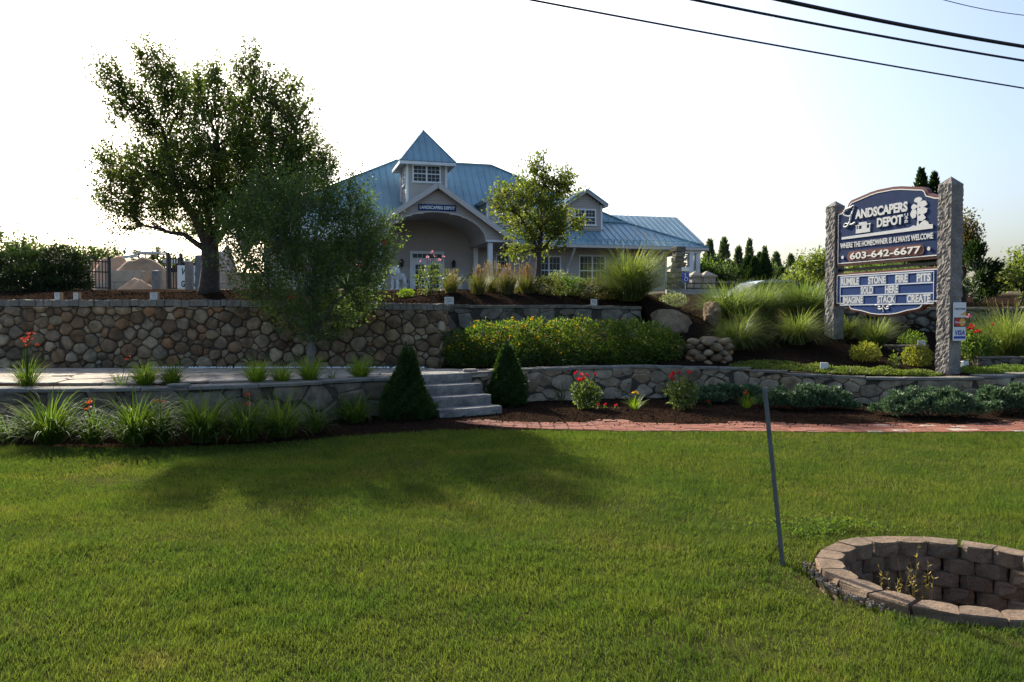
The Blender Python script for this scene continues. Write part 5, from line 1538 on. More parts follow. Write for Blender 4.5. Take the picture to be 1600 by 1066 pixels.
# daylilies along the low wall
LIL = 'daylilies in front of the low wall'
for px, py, n, L, lab, fl in ((12, 690, 60, .52, 'daylily clump cut by the frame at the start of the row', None), (78, 694, 190, .74, 'largest arching daylily clump, first big one in the row', None),
        (146, 694, 55, .58, 'narrow daylily with orange flowers between two big clumps', (2, .50, .036, M['orange'])), (212, 694, 170, .72, 'big daylily clump, second of the big ones', None),
        (252, 693, 85, .62, 'daylily with a single red bud pressed against the second big clump', (1, .54, .034, M['scarlet'])), (318, 690, 185, .72, 'big daylily clump, third of the big ones', None),
        (382, 688, 130, .68, 'daylily clump with faint red flowers below the big shrub', (2, .58, .034, M['scarlet'])), (440, 682, 120, .66, 'daylily clump under the trunk of the big shrub', None),
        (492, 676, 60, .48, 'small daylily between the row and the last clump', None), (555, 660, 110, .52, 'last daylily clump of the row, next to the cone spruce', None)):
    q = gr(px, py, .03); clump('daylily', lab, 'daylily', (q.x, min(q.y, lw_y(q.x) - .3), .03), int(n * 1.8), L * 1.05, .021, .95, 1.75, M['leaf_lily2'] if n < 100 else M['leaf_lily'], .13 if n > 100 else .07, LIL, fl)
# grasses along the top of the low wall
for px, n, L, lab, fl, mt in ((42, 120, .42, 'arching grass with tall red flowers on the planting strip', (9, .70, .034, M['scarlet']), 'leaf_lily'), (186, 22, .26, 'thin sprig with one orange flower on the planting strip', (1, .5, .034, M['scarlet']), 'leaf_lime'),
        (223, 230, .36, 'bright round grass tuft on the planting strip, the brightest', None, 'leaf_lime'), (265, 150, .36, 'grass tuft beside the brightest round tuft', None, 'leaf_lily'), (400, 180, .38, 'grass tuft on the strip, first of three under the big shrub', None, 'leaf_lime'),
        (440, 130, .33, 'grass tuft on the strip, middle of three under the big shrub', None, 'leaf_lime'), (485, 180, .40, 'grass tuft on the strip in front of the shrub trunk', None, 'leaf_lime'), (522, 20, .22, 'tiny sparse grass sprig on the planting strip', None, 'leaf_lily'),
        (565, 190, .38, 'grass tuft on the strip closest to the cone spruce', None, 'leaf_lime')):
    x = (px - 800) / F_PX * 12.2; y = lw_y(x) + .42; x = (px - 800) / F_PX * y; y = lw_y(x) + .42
    clump('grass_tuft', lab, 'grass tuft', (x, y, .59), int(n * 1.7), L * 1.22, .009, .95, 1.3, M[mt], .07, 'grass tufts on the planting strip', fl)

# roses, perennials and junipers in front of the ledgestone wall
def rose(label, px, py, w, h, nf, fm='red', n=900, z=.03, d=None, leaf='leaf_rose', size=.06, name='rose_bush', fs=.045):
    q = gr(px, py, z) if d is None else at(px, py, d)
    if d is not None: q.z = max(z, up_z(q.x, q.y)) if z == .03 else z
    bl = [(q + Vector((dx * w, dy * w, h * hz)), (w * r, w * r, h * r * .8)) for dx, dy, hz, r in ((0, 0, .45, .42), (-.25, .1, .55, .3), (.28, -.1, .5, .3), (.05, .2, .68, .3), (-.12, -.2, .35, .35), (.2, .1, .3, .32))]
    t = shrub(name, label, 'rose' if 'rose' in name else 'flower', q, bl, n, size, M[leaf], .6, .2, 'garden roses', None, 8, .4, .8, .008, 'leaf_lily2')
    rng = np.random.default_rng(int(px)); mb = MB(); P = []
    for k in range(nf):
        a = rng.uniform(0, 6.28); r = w * rng.uniform(.05, .5); hh = h * rng.uniform(.85, 1.12); tip = np.array([math.cos(a) * r, math.sin(a) * r, hh])
        mb.tube([(tip[0] * .4, tip[1] * .4, h * .3), tuple(tip)], [.006, .004], 4); P.append(tip)
    mb.build('flower_stem', M['leaf_lily2'], t)
    P = np.array(P); part('blossoms', *merge([bloom(P, fs, rng, 7, .95), bloom(P + np.array([0, 0, .012]), fs * .7, rng, 6, .6)]), M[fm], t)
    return t
rose('red rose bush nearest the granite steps', 915, 640, .46, .56, 9)
rose('slim rose bush with small red and orange buds against the ledgestone wall', 968, 622, .34, .5, 5, 'scarlet', 450)
rose('red rose bush in front of the bluish junipers', 1066, 640, .50, .58, 8)
q = gr(992, 640, .03); clump('daylily', 'small daylily with one yellow flower between the rose bushes', 'daylily', q, 60, .30, .012, .8, 1.2, M['leaf_lime'], .06, LIL, (2, .3, .035, M['yellow']))
q = gr(1166, 638, .03); clump('daylily', 'small daylily with orange buds beside the steel post', 'daylily', q, 50, .32, .012, .8, 1.2, M['leaf_lime'], .06, LIL, (3, .32, .03, M['orange']))
q = gr(876, 628, .03); clump('daylily', 'thin dark daylily against the ledgestone wall', 'daylily', (q.x, min(q.y, rw_y(q.x) - .25), .03), 26, .36, .012, .5, .8, M['leaf_lily2'], .05, LIL)
q = gr(1035, 618, .03); clump('daylily', 'dark grassy daylily beside the third rose', 'daylily', (q.x, min(q.y, rw_y(q.x) - .25), .03), 50, .4, .012, .6, 1.0, M['leaf_lily2'], .06, LIL)
rng = np.random.default_rng(1)
for px, py, lab in ((935, 638, 'fallen red rose blooms low by the first rose bush'), (1108, 632, 'single low red bloom at the side of the third rose bush')):
    q = gr(px, py, .05); P = np.array([(dx, dy, .05) for dx, dy in ((0, 0), (.12, .05), (.30, -.02))][:3 if px < 1000 else 1])
    t = thing('low_bloom', lab, 'flower', q, group='garden roses'); part('blossoms', *bloom(P, .045, rng, 7), M['red'], t); part('foliage', *leaf_quads(np.repeat(P, 12, 0) - np.array([0, 0, .04]), rdir(len(P) * 12, rng), .05, .5, rng), M['leaf_rose'], t)
def juniper(label, px, py, w, dep, h, n, seed):
    q = gr(px, py, .03); rng = np.random.default_rng(seed)
    t = thing('juniper', label, 'shrub', q, group='blue green junipers')
    k = int(w * 44); cx = rng.uniform(-.5, .5, k) * w; cy = rng.uniform(-.5, .5, k) * dep
    e = np.clip(1 - (cx / (w * .52)) ** 2 - (cy / (dep * .56)) ** 2, .03, 1); ch = h * (.35 + .65 * np.sqrt(e)) * rng.uniform(.75, 1.1, k)
    idx = rng.integers(0, k, n); a = rng.uniform(0, 6.28, n); r = np.abs(rng.normal(0, .075, n)); s = rng.uniform(0, 1, n) ** .6
    n_ = n
    P = np.stack([cx[idx] + r * np.cos(a) * (1.1 - s * .7), cy[idx] + r * np.sin(a) * (1.1 - s * .7), np.maximum(.01, ch[idx] * (.25 + .75 * s))], 1)
    D = unit(np.stack([np.cos(a) * .8, np.sin(a) * .8, np.full(n, .8)], 1) + rdir(n, rng) * .5)
    part('foliage', *leaf_quads(P, D, .055 * rng.uniform(.6, 1.4, n), .36, rng), M['leaf_juniper'], t)
    mb = MB()
    for i in range(10): mb.tube([(0, 0, -.02), (cx[i] * .5, cy[i] * .5, .08), (cx[i], cy[i], ch[i] * .7)], [.015, .01, .004], 4)
    mb.build('stem', M['bark'], t)
juniper('shaded juniper right behind the third rose bush', 1140, 630, 1.3, .5, .36, 9000, 1)
juniper('low juniper mound between the steel post and the next juniper', 1262, 640, 1.5, .7, .40, 13000, 2)
juniper('broad juniper spilling to the brick path below the sign', 1452, 652, 1.45, .8, .44, 13000, 3)
juniper('juniper cut by the frame at the end of the bed', 1585, 646, 1.3, .8, .46, 12000, 4)

# ornamental grasses on the slope
def og(label, px, py, d, n, L, w, lean, droop, mat, r, dry=0, plume=None, seg=6, name='ornamental_grass', group='ornamental grasses'):
    x = (px - 800) / F_PX * d; z = up_z(x, d) if d > 15.7 or x > 3 else .62
    return clump(name, label, 'ornamental grass', (x, d, z - .02), int(n * 1.7), L, w, lean, droop, M[mat], r, group, None, seg, plume, None, dry)
og('huge fountain grass spilling over the end of the grey wall', 985, 475, 18.4, 1100, 1.5, .013, .85, 1.85, 'leaf_misc', .24, 40, (7, 1.6, .6, M['leaf_wheat']))
og('tall dense grass on the slope with the boulders, left of the pair', 1140, 500, 18.6, 900, 1.12, .012, .8, 1.5, 'leaf_misc2', .30, 20)
og('tall dense grass behind the silver car side of the slope', 1185, 500, 19.4, 850, 1.10, .012, .8, 1.5, 'leaf_misc2', .32)
og('tall dense grass next to the granite post', 1255, 490, 19.6, 900, 1.14, .012, .85, 1.5, 'leaf_misc2', .36)
og('pale arching grass in front, above the ledgestone wall', 1150, 545, 16.7, 620, .92, .0105, .95, 2.0, 'leaf_misc', .13, 60)
og('pale arching grass between the front grass and the granite post', 1246, 540, 17.0, 620, .94, .0105, .95, 2.0, 'leaf_misc', .14, 110)
og('small half dry grass behind the front arching grass', 1165, 520, 17.6, 260, .8, .01, .9, 1.6, 'leaf_misc', .12, 90)
og('arching grass behind the sign between the posts', 1366, 530, 17.2, 480, .86, .0105, .8, 1.6, 'leaf_misc', .14, 20)
og('brownish grass behind the foot of the first granite post', 1326, 535, 17.9, 260, .55, .01, .6, 1.2, 'leaf_misc', .12, 110)
og('tall wispy grass at the edge of the frame by the roses', 1578, 540, 17.4, 620, 1.35, .0105, .8, 1.5, 'leaf_misc', .22, 30, (6, 1.4, .5, M['leaf_wheat']))
og('wispy grass beside the red roses', 1545, 545, 18.0, 330, 1.1, .01, .8, 1.4, 'leaf_misc2', .16, 20)
# upper bed perennials
for px, d, n, L, lab, pl in ((705, 18.6, 190, .45, 'low plumed grass beside the pink rose bush', (26, .50, .2, M['leaf_wheat'])), (747, 18.6, 220, .52, 'russet plumed grass, first of the plumed row', (34, .62, .2, M['leaf_red'])), (792, 18.7, 300, .52, 'russet plumed grass, widest of the plumed row', (46, .66, .32, M['leaf_red'])),
        (768, 19.3, 160, .5, 'thin plumed grass behind the first plumed clumps', (22, .70, .2, M['leaf_wheat'])), (824, 18.8, 200, .5, 'russet plumed grass at the foot of the young tree', (32, .66, .2, M['leaf_red'])), (815, 19.4, 130, .5, 'plumed grass half hidden behind the plumed row', (18, .66, .2, M['leaf_red']))):
    og(lab, px, 465, d, n, L, .009, .5, .7, 'leaf_tan', .14, 30, pl, 5, 'plumed_grass', 'plumed grasses in the upper bed')
def mound(label, px, d, w, h, n, mat, size=.05, name='shrub', aspect=.5, cat='shrub', z=None, flowers=None, dz=0):
    x = (px - 800) / F_PX * d; zz = up_z(x, d) if z is None else z
    b = Vector((x, d, zz + dz))
    bl = [(b + Vector((dx * w, dy * w, h * hz)), (w * r, w * r, h * rr)) for dx, dy, hz, r, rr in ((0, 0, .45, .46, .52), (-.22, -.05, .4, .34, .4), (.23, .05, .42, .34, .42), (.05, -.2, .35, .32, .36))]
    return shrub(name, label, cat, b, bl, n, size, M[mat], aspect, .6, None, flowers, 7, .55, .6, .007, 'bark')
mound('tan green mound right of the young tree trunk', 858, 18.7, .62, .48, 1500, 'leaf_tan')
mound('dark green mound in the middle of the upper bed', 890, 18.9, .7, .5, 1800, 'leaf_hedge')
mound('tan feathery mound above the box lamp', 925, 18.7, .62, .50, 1600, 'leaf_tan')
mound('tan feathery mound against the huge fountain grass', 955, 18.6, .5, .40, 1200, 'leaf_tan')
mound('white variegated mound behind the green mounds', 873, 19.6, .6, .58, 1300, 'silverleaf')
mound('lime green cushion on the mulch in front of the lion statue', 635, 18.2, .34, .20, 900, 'leaf_lime', .035)
mound('small yellowing sprig on the mulch by the cushion', 660, 18.3, .2, .17, 160, 'leaf_tan', .04)
mound('silvery cushion shrub above the large boulder', 1052, 19.2, .62, .36, 1500, 'silverleaf', .04)
mound('golden shrub under the sign next to the first granite post', 1352, 15.9, .56, .40, 1500, 'leaf_gold', .045)
mound('golden shrub under the sign next to the second granite post', 1433, 15.7, .54, .46, 1500, 'leaf_gold', .045)
mound('thin green sprig between the two golden shrubs', 1398, 15.3, .2, .34, 160, 'leaf_cover', .05)
mound('green perennial behind the golden shrub under the sign', 1425, 18.5, .6, .45, 900, 'leaf_hedge', .05)
rose('pink rose bush in front of the shop doors', 672, 462, .74, .84, 7, 'pink', 480, d=18.4, fs=.055)
rose('dense red rose bush right of the granite post', 1524, 566, .75, .72, 12, 'red', 2200, d=16.6, leaf='leaf_hedge')
rose('pink rose bush tucked behind the payment plate', 1508, 560, .5, .85, 7, 'pink', 700, d=17.3, leaf='leaf_plum', fs=.06)
# ground covers: carpets of tiny leaves
def carpet(label, pts, h, n, mat, size=.035):
    """pts: plan ellipses (x, y, rx, ry)"""
    rng = np.random.default_rng(len(label)); P = []
    for (x, y, rx, ry) in pts:
        k = int(n / len(pts)); a = rng.uniform(0, 6.28, k); r = np.sqrt(rng.uniform(0, 1, k))
        X = x + rx * r * np.cos(a); Yv = y + ry * r * np.sin(a)
        for xx, yy, rr in zip(X, Yv, r):
            if yy > rw_y(xx) - .02: P.append((xx, yy, up_z(xx, max(yy, rw_y(xx) + .12)) + rng.uniform(.2, 1) * h * (1.05 - rr ** 2 * .8) * (.7 + .3 * math.sin(xx * 9) * math.sin(yy * 8))))
    P = np.array(P); D = unit(rdir(len(P), rng) + np.array([0, 0, .7]))
    return tag(part('ground_cover', *leaf_quads(P, D, size * rng.uniform(.6, 1.3, len(P)), .5, rng), M[mat]), label, 'ground cover', None, 'stuff')
carpet('pale green ground cover along the top of the ledgestone wall', [(4.95, 15.5, .75, .36), (5.6, 15.2, .7, .35), (6.2, 14.85, .7, .35), (6.8, 14.7, .6, .3), (7.3, 14.5, .45, .22)], .13, 15000, 'leaf_cover')
carpet('green ground cover between the sign post and the edge of the frame', [(8.7, 14.9, .5, .4), (9.3, 15.1, .7, .4), (10, 15.4, .6, .35)], .15, 8000, 'leaf_hedge')
carpet('sparse seedlings on the mulch by the ledgestone wall', [(1.9, 12.75, .12, .06), (4.4, 12.75, .15, .06), (.9, 12.8, .1, .05)], .04, 260, 'leaf_lime', .03) if False else None
# weedy patch by the well
rng = np.random.default_rng(40); n = 1300
x = rng.normal(2.3, .26, n); y = 5.98 + rng.normal(0, .13, n) + .08 * np.sin(x * 8); k = (np.hypot(x - WELL[0], y - WELL[1]) > .9)
P = np.stack([x[k], y[k], .01 + .045 * rng.uniform(0, 1, k.sum())], 1)
tag(part('weeds', *leaf_quads(P, unit(rdir(len(P), rng) + np.array([0, 0, .5])), .022 * rng.uniform(.6, 1.4, len(P)), .6, rng), M['leaf_lily']), 'bright broad leaved weeds in the lawn behind the block well', 'weeds', None, 'stuff')

# ================================================================== YARD AND BACKGROUND
DY = 20.5
bl = pxblobs([(96, 404, 26, 0, .75), (70, 410, 30, .3, .6), (115, 412, 24, .2, .6), (40, 415, 34, 0, .6), (60, 435, 55, -.3, .45), (105, 432, 34, -.2, .55), (10, 420, 40, .3, .6), (-35, 425, 55, 0, .6), (130, 440, 15, 0, .7), (30, 448, 55, -.5, .35), (95, 450, 42, -.6, .35), (0, 408, 22, .4, .5)], DY)
b = at(50, 462, DY); b.z = up_z(b.x, b.y)
shrub('spreading_yew', 'dark layered spreading evergreen at the edge of the upper terrace', 'bush', b, bl, 46000, .085, M['leaf_yew'], .22, .05, stems=12, seed=4, shell=.5, rnd=.5, stem_r=.03)
# sand bins
def blocks(label, c, nx, nz, sx, sz, rz, seed, dy=.6):
    t = thing('block_bin_wall', label, 'block wall', c, rz); rs = np.random.default_rng(seed)
    me = MB().box(-sx / 2 + .01, sx / 2 - .01, -dy / 2, dy / 2, .008, sz - .008); m_ = mesh('block', me.V, me.F); m_.materials.append(M['bin'])
    for j in range(nz):
        for i in range(nx):
            o = bpy.data.objects.new('block', m_); COL.objects.link(o); o.parent = t; o.location = ((i - (nx - 1) / 2 + (j % 2) * .5) * sx + rs.normal(0, .015), rs.normal(0, .03), j * sz); bevel_mod(o, .02)
    return t
def yz(px, d): return up_z((px - 800) / F_PX * d, d)
blocks('tan precast block bin wall below the sand heap', ((183 - 800) / F_PX * 46, 46, yz(183, 46) - .15), 2, 2, 1.0, .68, .12, 1)
blocks('tan precast block bin wall between the sand heap and the black gate', ((262 - 800) / F_PX * 49, 49, yz(262, 49) - .1), 2, 2, 1.1, .7, .05, 2)
blocks('long tan block wall behind the big tree trunk', ((362 - 800) / F_PX * 47, 47, yz(362, 47) - .1), 3, 2, 1.2, .65, .05, 3)
def heap(label, c, rx, ry, h, mat, seed, ridge=0.0):
    V = []; Fc = []; N = 30
    for i in range(N + 1):
        for j in range(N + 1):
            x, y = i / N * 2 - 1, j / N * 2 - 1
            wx = x + .10 * math.sin(y * 4 + seed) ; wy = y + .10 * math.sin(x * 3.5 + 2 * seed)
            r = math.hypot(max(0, abs(wx) - .22) / .78, wy); z = h * max(0, 1 - r ** 1.12)
            z += h * (.045 * math.sin(x * 7 + seed) * math.sin(y * 6 + 1) + .025 * math.sin(x * 15 + y * 9 + seed) + .015 * math.sin(x * 31 - y * 22)) * (z > 0)
            V.append((x * rx, y * ry, z - .05))
    for i in range(N):
        for j in range(N): Fc.append((i * (N + 1) + j, (i + 1) * (N + 1) + j, (i + 1) * (N + 1) + j + 1, i * (N + 1) + j + 1))
    return tag(part('material_heap', V, Fc, M[mat], None, True, c), label, 'heap')
heap('orange sand heap on top of the tan block bin', ((185 - 800) / F_PX * 49, 49, yz(185, 49) - .1), 2.5, 2.0, 2.35, 'sand', 1)
heap('grey brown gravel heap sloping down beside the sand heap', ((228 - 800) / F_PX * 48, 48, yz(232, 48) - .1), 2.6, 2.0, 2.2, 'sand2', 2)
heap('low spill of orange sand in front of the gravel heap', ((215 - 800) / F_PX * 45, 45, yz(215, 45) - .1), 1.1, .9, .85, 'sand', 3)
heap('small orange sand mound at the end of the block bin', ((150 - 800) / F_PX * 50, 50, yz(150, 50) - .1), 1.2, 1.2, 2.3, 'sand', 4)
heap('dark bark heap behind the black gate', ((300 - 800) / F_PX * 60, 60, yz(300, 60) - .1), 4.6, 2.5, 2.9, 'mulch', 5)
heap('grey stone heap behind the big tree', ((352 - 800) / F_PX * 54, 54, yz(352, 54) - .1), 1.3, 1.2, 3.4, 'concrete', 6)
# yard machine with pale canopy
q = Vector(((232 - 800) / F_PX * 62, 62, yz(232, 62)))
t = thing('yard_loader', 'yard machine with pale canopy behind the gravel heap', 'machine', q, .1)
MB().box(-1.6, 1.6, -.9, .9, 1.0, 2.3).build('body', M['concrete'], t); MB().box(-.6, 1.2, -.8, .8, 3.35, 3.5).build('canopy', M['silver'], t)
mb = MB()
for x in (-.4, 1.0):
    for y in (-.7, .7): mb.tube([(x, y, 2.3), (x, y, 3.35)], .05, 5)
mb.build('canopy_post', M['dark'], t)
for x in (-1.0, 1.0): MB().tube([(x, -1.0, .6), (x, 1.0, .6)], .6, 14).build('wheel', M['rubber'], t)
mb = MB(); mb.beam((-.6, -.5, 3.2), (-2.2, -.5, 3.0), .15, .2); mb.beam((1.0, .5, 2.9), (3.2, .5, 2.7), .15, .3); mb.build('boom', M['silver'], t)
# black gate panels
def gate(label, px, d, w, h, n, rz):
    x = (px - 800) / F_PX * d; t = thing('iron_gate', label, 'gate', (x, d, up_z(x, d) - .05), rz)
    for s in (-1, 1): MB().box(s * w / 2 - .07, s * w / 2 + .07, -.07, .07, 0, h).build('gate_post', M['dark'], t)
    for k in range(n): xx = -w / 2 + w * (k + 1) / (n + 1); MB().box(xx - .022, xx + .022, -.02, .02, .12, h * .9).build('bar', M['dark'], t)
    for z in (.15, h * .55, h * .85): MB().box(-w / 2, w / 2, -.025, .025, z - .03, z + .03).build('rail', M['dark'], t)
gate('black iron gate leaf beside the spreading evergreen', 156, 41, 1.0, 1.75, 5, .9)
gate('black iron gate leaf in front of the gravel heap', 274, 41, .7, 1.95, 4, .9)
# granite marker posts and white board
def post(label, px, d, w, h, dz=0, mat='granite', rz=.2):
    x = (px - 800) / F_PX * d; s = w / 2
    mb = MB(); mb.box(-s, s, -s, s, 0, h - w * .12); mb.add([(-s, -s, h - w * .12), (s, -s, h - w * .12), (s, s, h - w * .12), (-s, s, h - w * .12), (0, 0, h)], [(0, 1, 4), (1, 2, 4), (2, 3, 4), (3, 0, 4)])
    o = mb.build('stone_post', M[mat], None, False, (x, d, up_z(x, d) - .1 + dz)); o.rotation_euler[2] = rz
    return tag(o, label, 'post', 'granite posts in the yard')
post('pale granite post in front of the lettered white board', 297, 34, .30, 1.35)
post('tall pale granite post against the big tree trunk', 314, 33, .34, 1.55)
post('short granite post in front of the gravel heap', 246, 36, .34, .95)
q = Vector(((300 - 800) / F_PX * 37, 37, yz(300, 37)))
t = thing('yard_board', 'white board with dark green lettering half hidden by granite posts', 'sign', q, .03)
MB().box(-.62, .62, -.03, .03, .05, 1.12).build('board', M['cardwhite'], t); MB().box(-.58, -.5, .03, .08, 0, 1.0).build('leg', M['wood'], t); MB().box(.5, .58, .03, .08, 0, 1.0).build('leg', M['wood'], t)
M['green'] = plain('green_letter', (.02, .07, .045), .5)
lettering('We In', -.42, .40, .68, 1.0, -.03, M['green'], t, .02, .3)
lettering('GRANITE', -.45, .55, .12, .42, -.03, M['green'], t, .03)
# A frame display beside the trunk
q = Vector(((388 - 800) / F_PX * 36, 36, yz(388, 36)))
t = thing('timber_trestle', 'dark timber trestle leaning between the big tree and the shrub', 'trestle', q, .2)
mb = MB()
for a, b in (((-.5, 0, 0), (0, 0, 1.25)), ((.5, 0, 0), (0, 0, 1.25)), ((-.5, .6, 0), (0, .6, 1.25)), ((.5, .6, 0), (0, .6, 1.25))): MB().beam(a, b, .07, .07).build('leg', M['wood'], t)
MB().beam((0, -.05, 1.25), (0, .65, 1.25), .09, .09).build('top_rail', M['wood'], t)

# lion statues, flag, things on the porch
def blobmesh(ells, voxel):
    bm = bmesh.new()
    for c, r in ells:
        m_ = Matrix.Translation(c) @ Matrix.Diagonal((*r, 1)); bmesh.ops.create_icosphere(bm, subdivisions=3, radius=1, matrix=m_)
    me = bpy.data.meshes.new('tmp'); bm.to_mesh(me); bm.free()
    ob = bpy.data.objects.new('tmp', me); COL.objects.link(ob)
    md = ob.modifiers.new('r', 'REMESH'); md.mode = 'VOXEL'; md.voxel_size = voxel; md.use_smooth_shade = True
    md = ob.modifiers.new('s', 'SMOOTH'); md.iterations = 3
    out = bpy.data.meshes.new_from_object(ob.evaluated_get(bpy.context.evaluated_depsgraph_get()))
    bpy.data.objects.remove(ob); bpy.data.meshes.remove(me)
    return out
LION = [((0, -.42, .98), (.22, .24, .23)), ((0, -.62, .92), (.11, .12, .10)), ((0, -.30, .95), (.30, .22, .33)), ((.15, -.38, 1.18), (.06, .04, .07)), ((-.15, -.38, 1.18), (.06, .04, .07)), ((0, -.2, .75), (.25, .28, .27)), ((0, .1, .72), (.21, .35, .21)), ((0, .42, .72), (.22, .24, .24)),
        ((.14, -.3, .36), (.085, .10, .36)), ((-.14, -.3, .36), (.085, .10, .36)), ((.14, -.38, .06), (.10, .15, .065)), ((-.14, -.38, .06), (.10, .15, .065)), ((.15, .45, .50), (.11, .16, .24)), ((-.15, .45, .50), (.11, .16, .24)), ((.15, .52, .24), (.075, .08, .24)), ((-.15, .52, .24), (.075, .08, .24)), ((.15, .46, .05), (.09, .13, .055)), ((-.15, .46, .05), (.09, .13, .055)), ((0, .66, .62), (.04, .06, .2)), ((.03, .74, .40), (.04, .05, .18))]
lion_me = blobmesh([(Vector(c), r) for c, r in LION], .035); lion_me.materials.append(M['statue'])
def lion(label, px, d, rz, sc_=1.0):
    x = (px - 800) / F_PX * d; o = bpy.data.objects.new('lion_statue', lion_me); COL.objects.link(o); o.location = (x, d, 2.99); o.rotation_euler[2] = rz; o.scale = (sc_,) * 3
    tag(o, label, 'statue', 'white lion statues by the entrance')
lion('white stone lion statue between the big shrub and the doors', 622, 43.2, -.35, 1.02)
lion('white stone lion statue behind the plumed grasses by the porch post', 789, 43.6, .3, 1.0)
q = at(599, 457, 43.5); t = thing('flag_pole', 'red flag hanging on a thin pole beside the big shrub', 'flag', (q.x, q.y, 2.9))
MB().tube([(0, 0, 0), (0, 0, 3.6)], .02, 6).build('pole', M['dark'], t)
V = []; Fc = []
for i in range(7):
    for j in range(5): V.append((.02 + .18 * j / 4 * (1 - .3 * i / 6), .05 * math.sin(j * 1.9 + i * .6), 3.35 - .8 * i / 6))
for i in range(6):
    for j in range(4): Fc.append((i * 5 + j, i * 5 + j + 1, i * 5 + j + 6, i * 5 + j + 5))
part('flag', V, Fc, M['redcloth'], t, True)
def planter(label, u, w, s, h, mat='statue'):
    e_, n_ = Vector((math.cos(PHI), math.sin(PHI), 0)), Vector((-math.sin(PHI), math.cos(PHI), 0))
    p_ = Vector((-4.097, 44, 2.99)) + e_ * u + n_ * w
    t = thing('stone_planter', label, 'planter', p_, PHI, 'stone planters on the porch')
    pr = [(s * .3, 0), (s * .32, .06), (s * .2, .12), (s * .28, h * .4), (s * .45, h * .85), (s * .5, h * .92), (s * .5, h), (s * .4, h), (s * .3, h * .8)]
    V = []; Fc = []; K = 12
    for r, z in pr: V += [(r * math.cos(2 * math.pi * j / K), r * math.sin(2 * math.pi * j / K), z) for j in range(K)]
    for i in range(len(pr) - 1): Fc += [(i * K + j, i * K + (j + 1) % K, i * K + K + (j + 1) % K, i * K + K + j) for j in range(K)]
    part('bowl', V, Fc, M[mat], t, True)
    rng = np.random.default_rng(int(u * 10) % 97)
    P, D, _ = in_blobs([(Vector((0, 0, h + .12)), (s * .4, s * .4, .16))], 120, rng)
    part('foliage', *leaf_quads(P, D, .08, .5, rng), M['leaf_bush'], t)
planter('pale stone planter against the wall beside the doors on the lion side', -1.3, 3.4, .5, .55)
planter('pale stone planter between the doors and the porch post', 2.0, 3.3, .5, .5)
planter('tall stone urn near the porch post', 2.45, 2.6, .42, .8)

# porch end: accessibility sign, stone display, fence
q = at(1071, 470, 38); x = q.x
t = thing('accessible_sign', 'small blue accessible parking sign below the corner of the porch roof', 'sign', (x, 38, up_z(x, 38)), 0)
MB().tube([(0, .03, -.1), (0, .03, .95)], .025, 6).build('post', M['silver'], t)
bevel_mod(MB().box(-.17, .17, -.012, .012, .45, .92).build('plate', M['cardblue'], t), .01)
MB().tube([(.03 + .085 * math.cos(a), -.016, .60 + .085 * math.sin(a)) for a in np.linspace(.3, 5.2, 14)], .014, 5).build('wheelchair_symbol', M['cardwhite'], t)
mb = MB(); mb.tube([(-.02, -.016, .80), (-.02, -.016, .66), (.08, -.016, .66), (.11, -.016, .55)], .016, 5); mb.box(-.045, .005, -.018, -.012, .81, .86); mb.build('wheelchair_symbol', M['cardwhite'], t)
MB().box(-.17, .17, -.012, .012, .98, 1.16).build('small_plate', M['cardwhite'], t)
q = at(1065, 470, 42); x = q.x
t = thing('stone_column_display', 'grey stacked stone column display under the porch corner', 'column', (x, 43, 2.85), .3)
rs = np.random.default_rng(3)
for k in range(9): 
    a = .27 + rs.normal(0, .03); o = MB().box(-a, a, -a, a, 0, .27).build('stone', M['grey'], t, False, (rs.normal(0, .03), rs.normal(0, .03), k * .275)); o.rotation_euler[2] = rs.normal(0, .15); bevel_mod(o, .03)
for i, px in enumerate((1086, 1104)):
    x = (px - 800) / F_PX * 46
    t = thing('stone_pillar', ('stubby pale stone pillar with pointed cap nearest the porch' if i == 0 else 'stubby pale stone pillar with pointed cap farther from the porch'), 'pillar', (x, 46, 2.8), .2, 'pale stone pillars')
    MB().box(-.36, .36, -.36, .36, 0, 1.05).build('shaft', M['bin'], t); MB().box(-.44, .44, -.44, .44, 1.05, 1.15).build('cap_slab', M['bin'], t)
    MB().add([(-.4, -.4, 1.15), (.4, -.4, 1.15), (.4, .4, 1.15), (-.4, .4, 1.15), (0, 0, 1.42)], [(0, 1, 4), (1, 2, 4), (2, 3, 4), (3, 0, 4)]).build('cap', M['bin'], t)
x = (1110 - 800) / F_PX * 44
t = thing('rail_fence', 'dark low rail fence between the porch and the car park', 'fence', (x, 43.5, 2.75), .05)
for z in (.35, .62): MB().box(-2.6, 3.2, -.03, .03, z, z + .06).build('rail', M['dark'], t)
for k in range(16): MB().box(-2.6 + k * .385, -2.56 + k * .385, -.02, .02, 0, .72).build('picket', M['dark'], t)
x = (1215 - 800) / F_PX * 55
t = thing('timber_fence', 'pale post and rail fence in front of the row of conifers', 'fence', (x, 55, 2.9), .0)
for z in (.55, 1.0): MB().box(-6.5, 6.5, -.05, .05, z, z + .14).build('rail', M['wood'], t)
for k in range(8): MB().box(-6.5 + k * 1.85, -6.36 + k * 1.85, -.12, .02, 0, 1.3).build('fence_post', M['wood'], t)
t = thing('pallet_stack', 'brown stack of crated stone seen under the porch roof', 'pallets', ((1058 - 800) / F_PX * 52, 54, 2.9), .3)
for k in range(4): MB().box(-1.1, 1.1, -.6, .6, k * .42, k * .42 + .36).build('crate', M['wood'], t); MB().box(-1.1, 1.1, -.58, .58, k * .42 + .36, k * .42 + .42).build('pallet', M['dark'], t)
kerb = MB().box((1040 - 800) / F_PX * 34, (1135 - 800) / F_PX * 34, 33.8, 34.1, 2.2, 2.74).build('granite_kerb', M['concrete'], None); tag(kerb, 'granite kerb slab above the mulch slope', 'kerb')

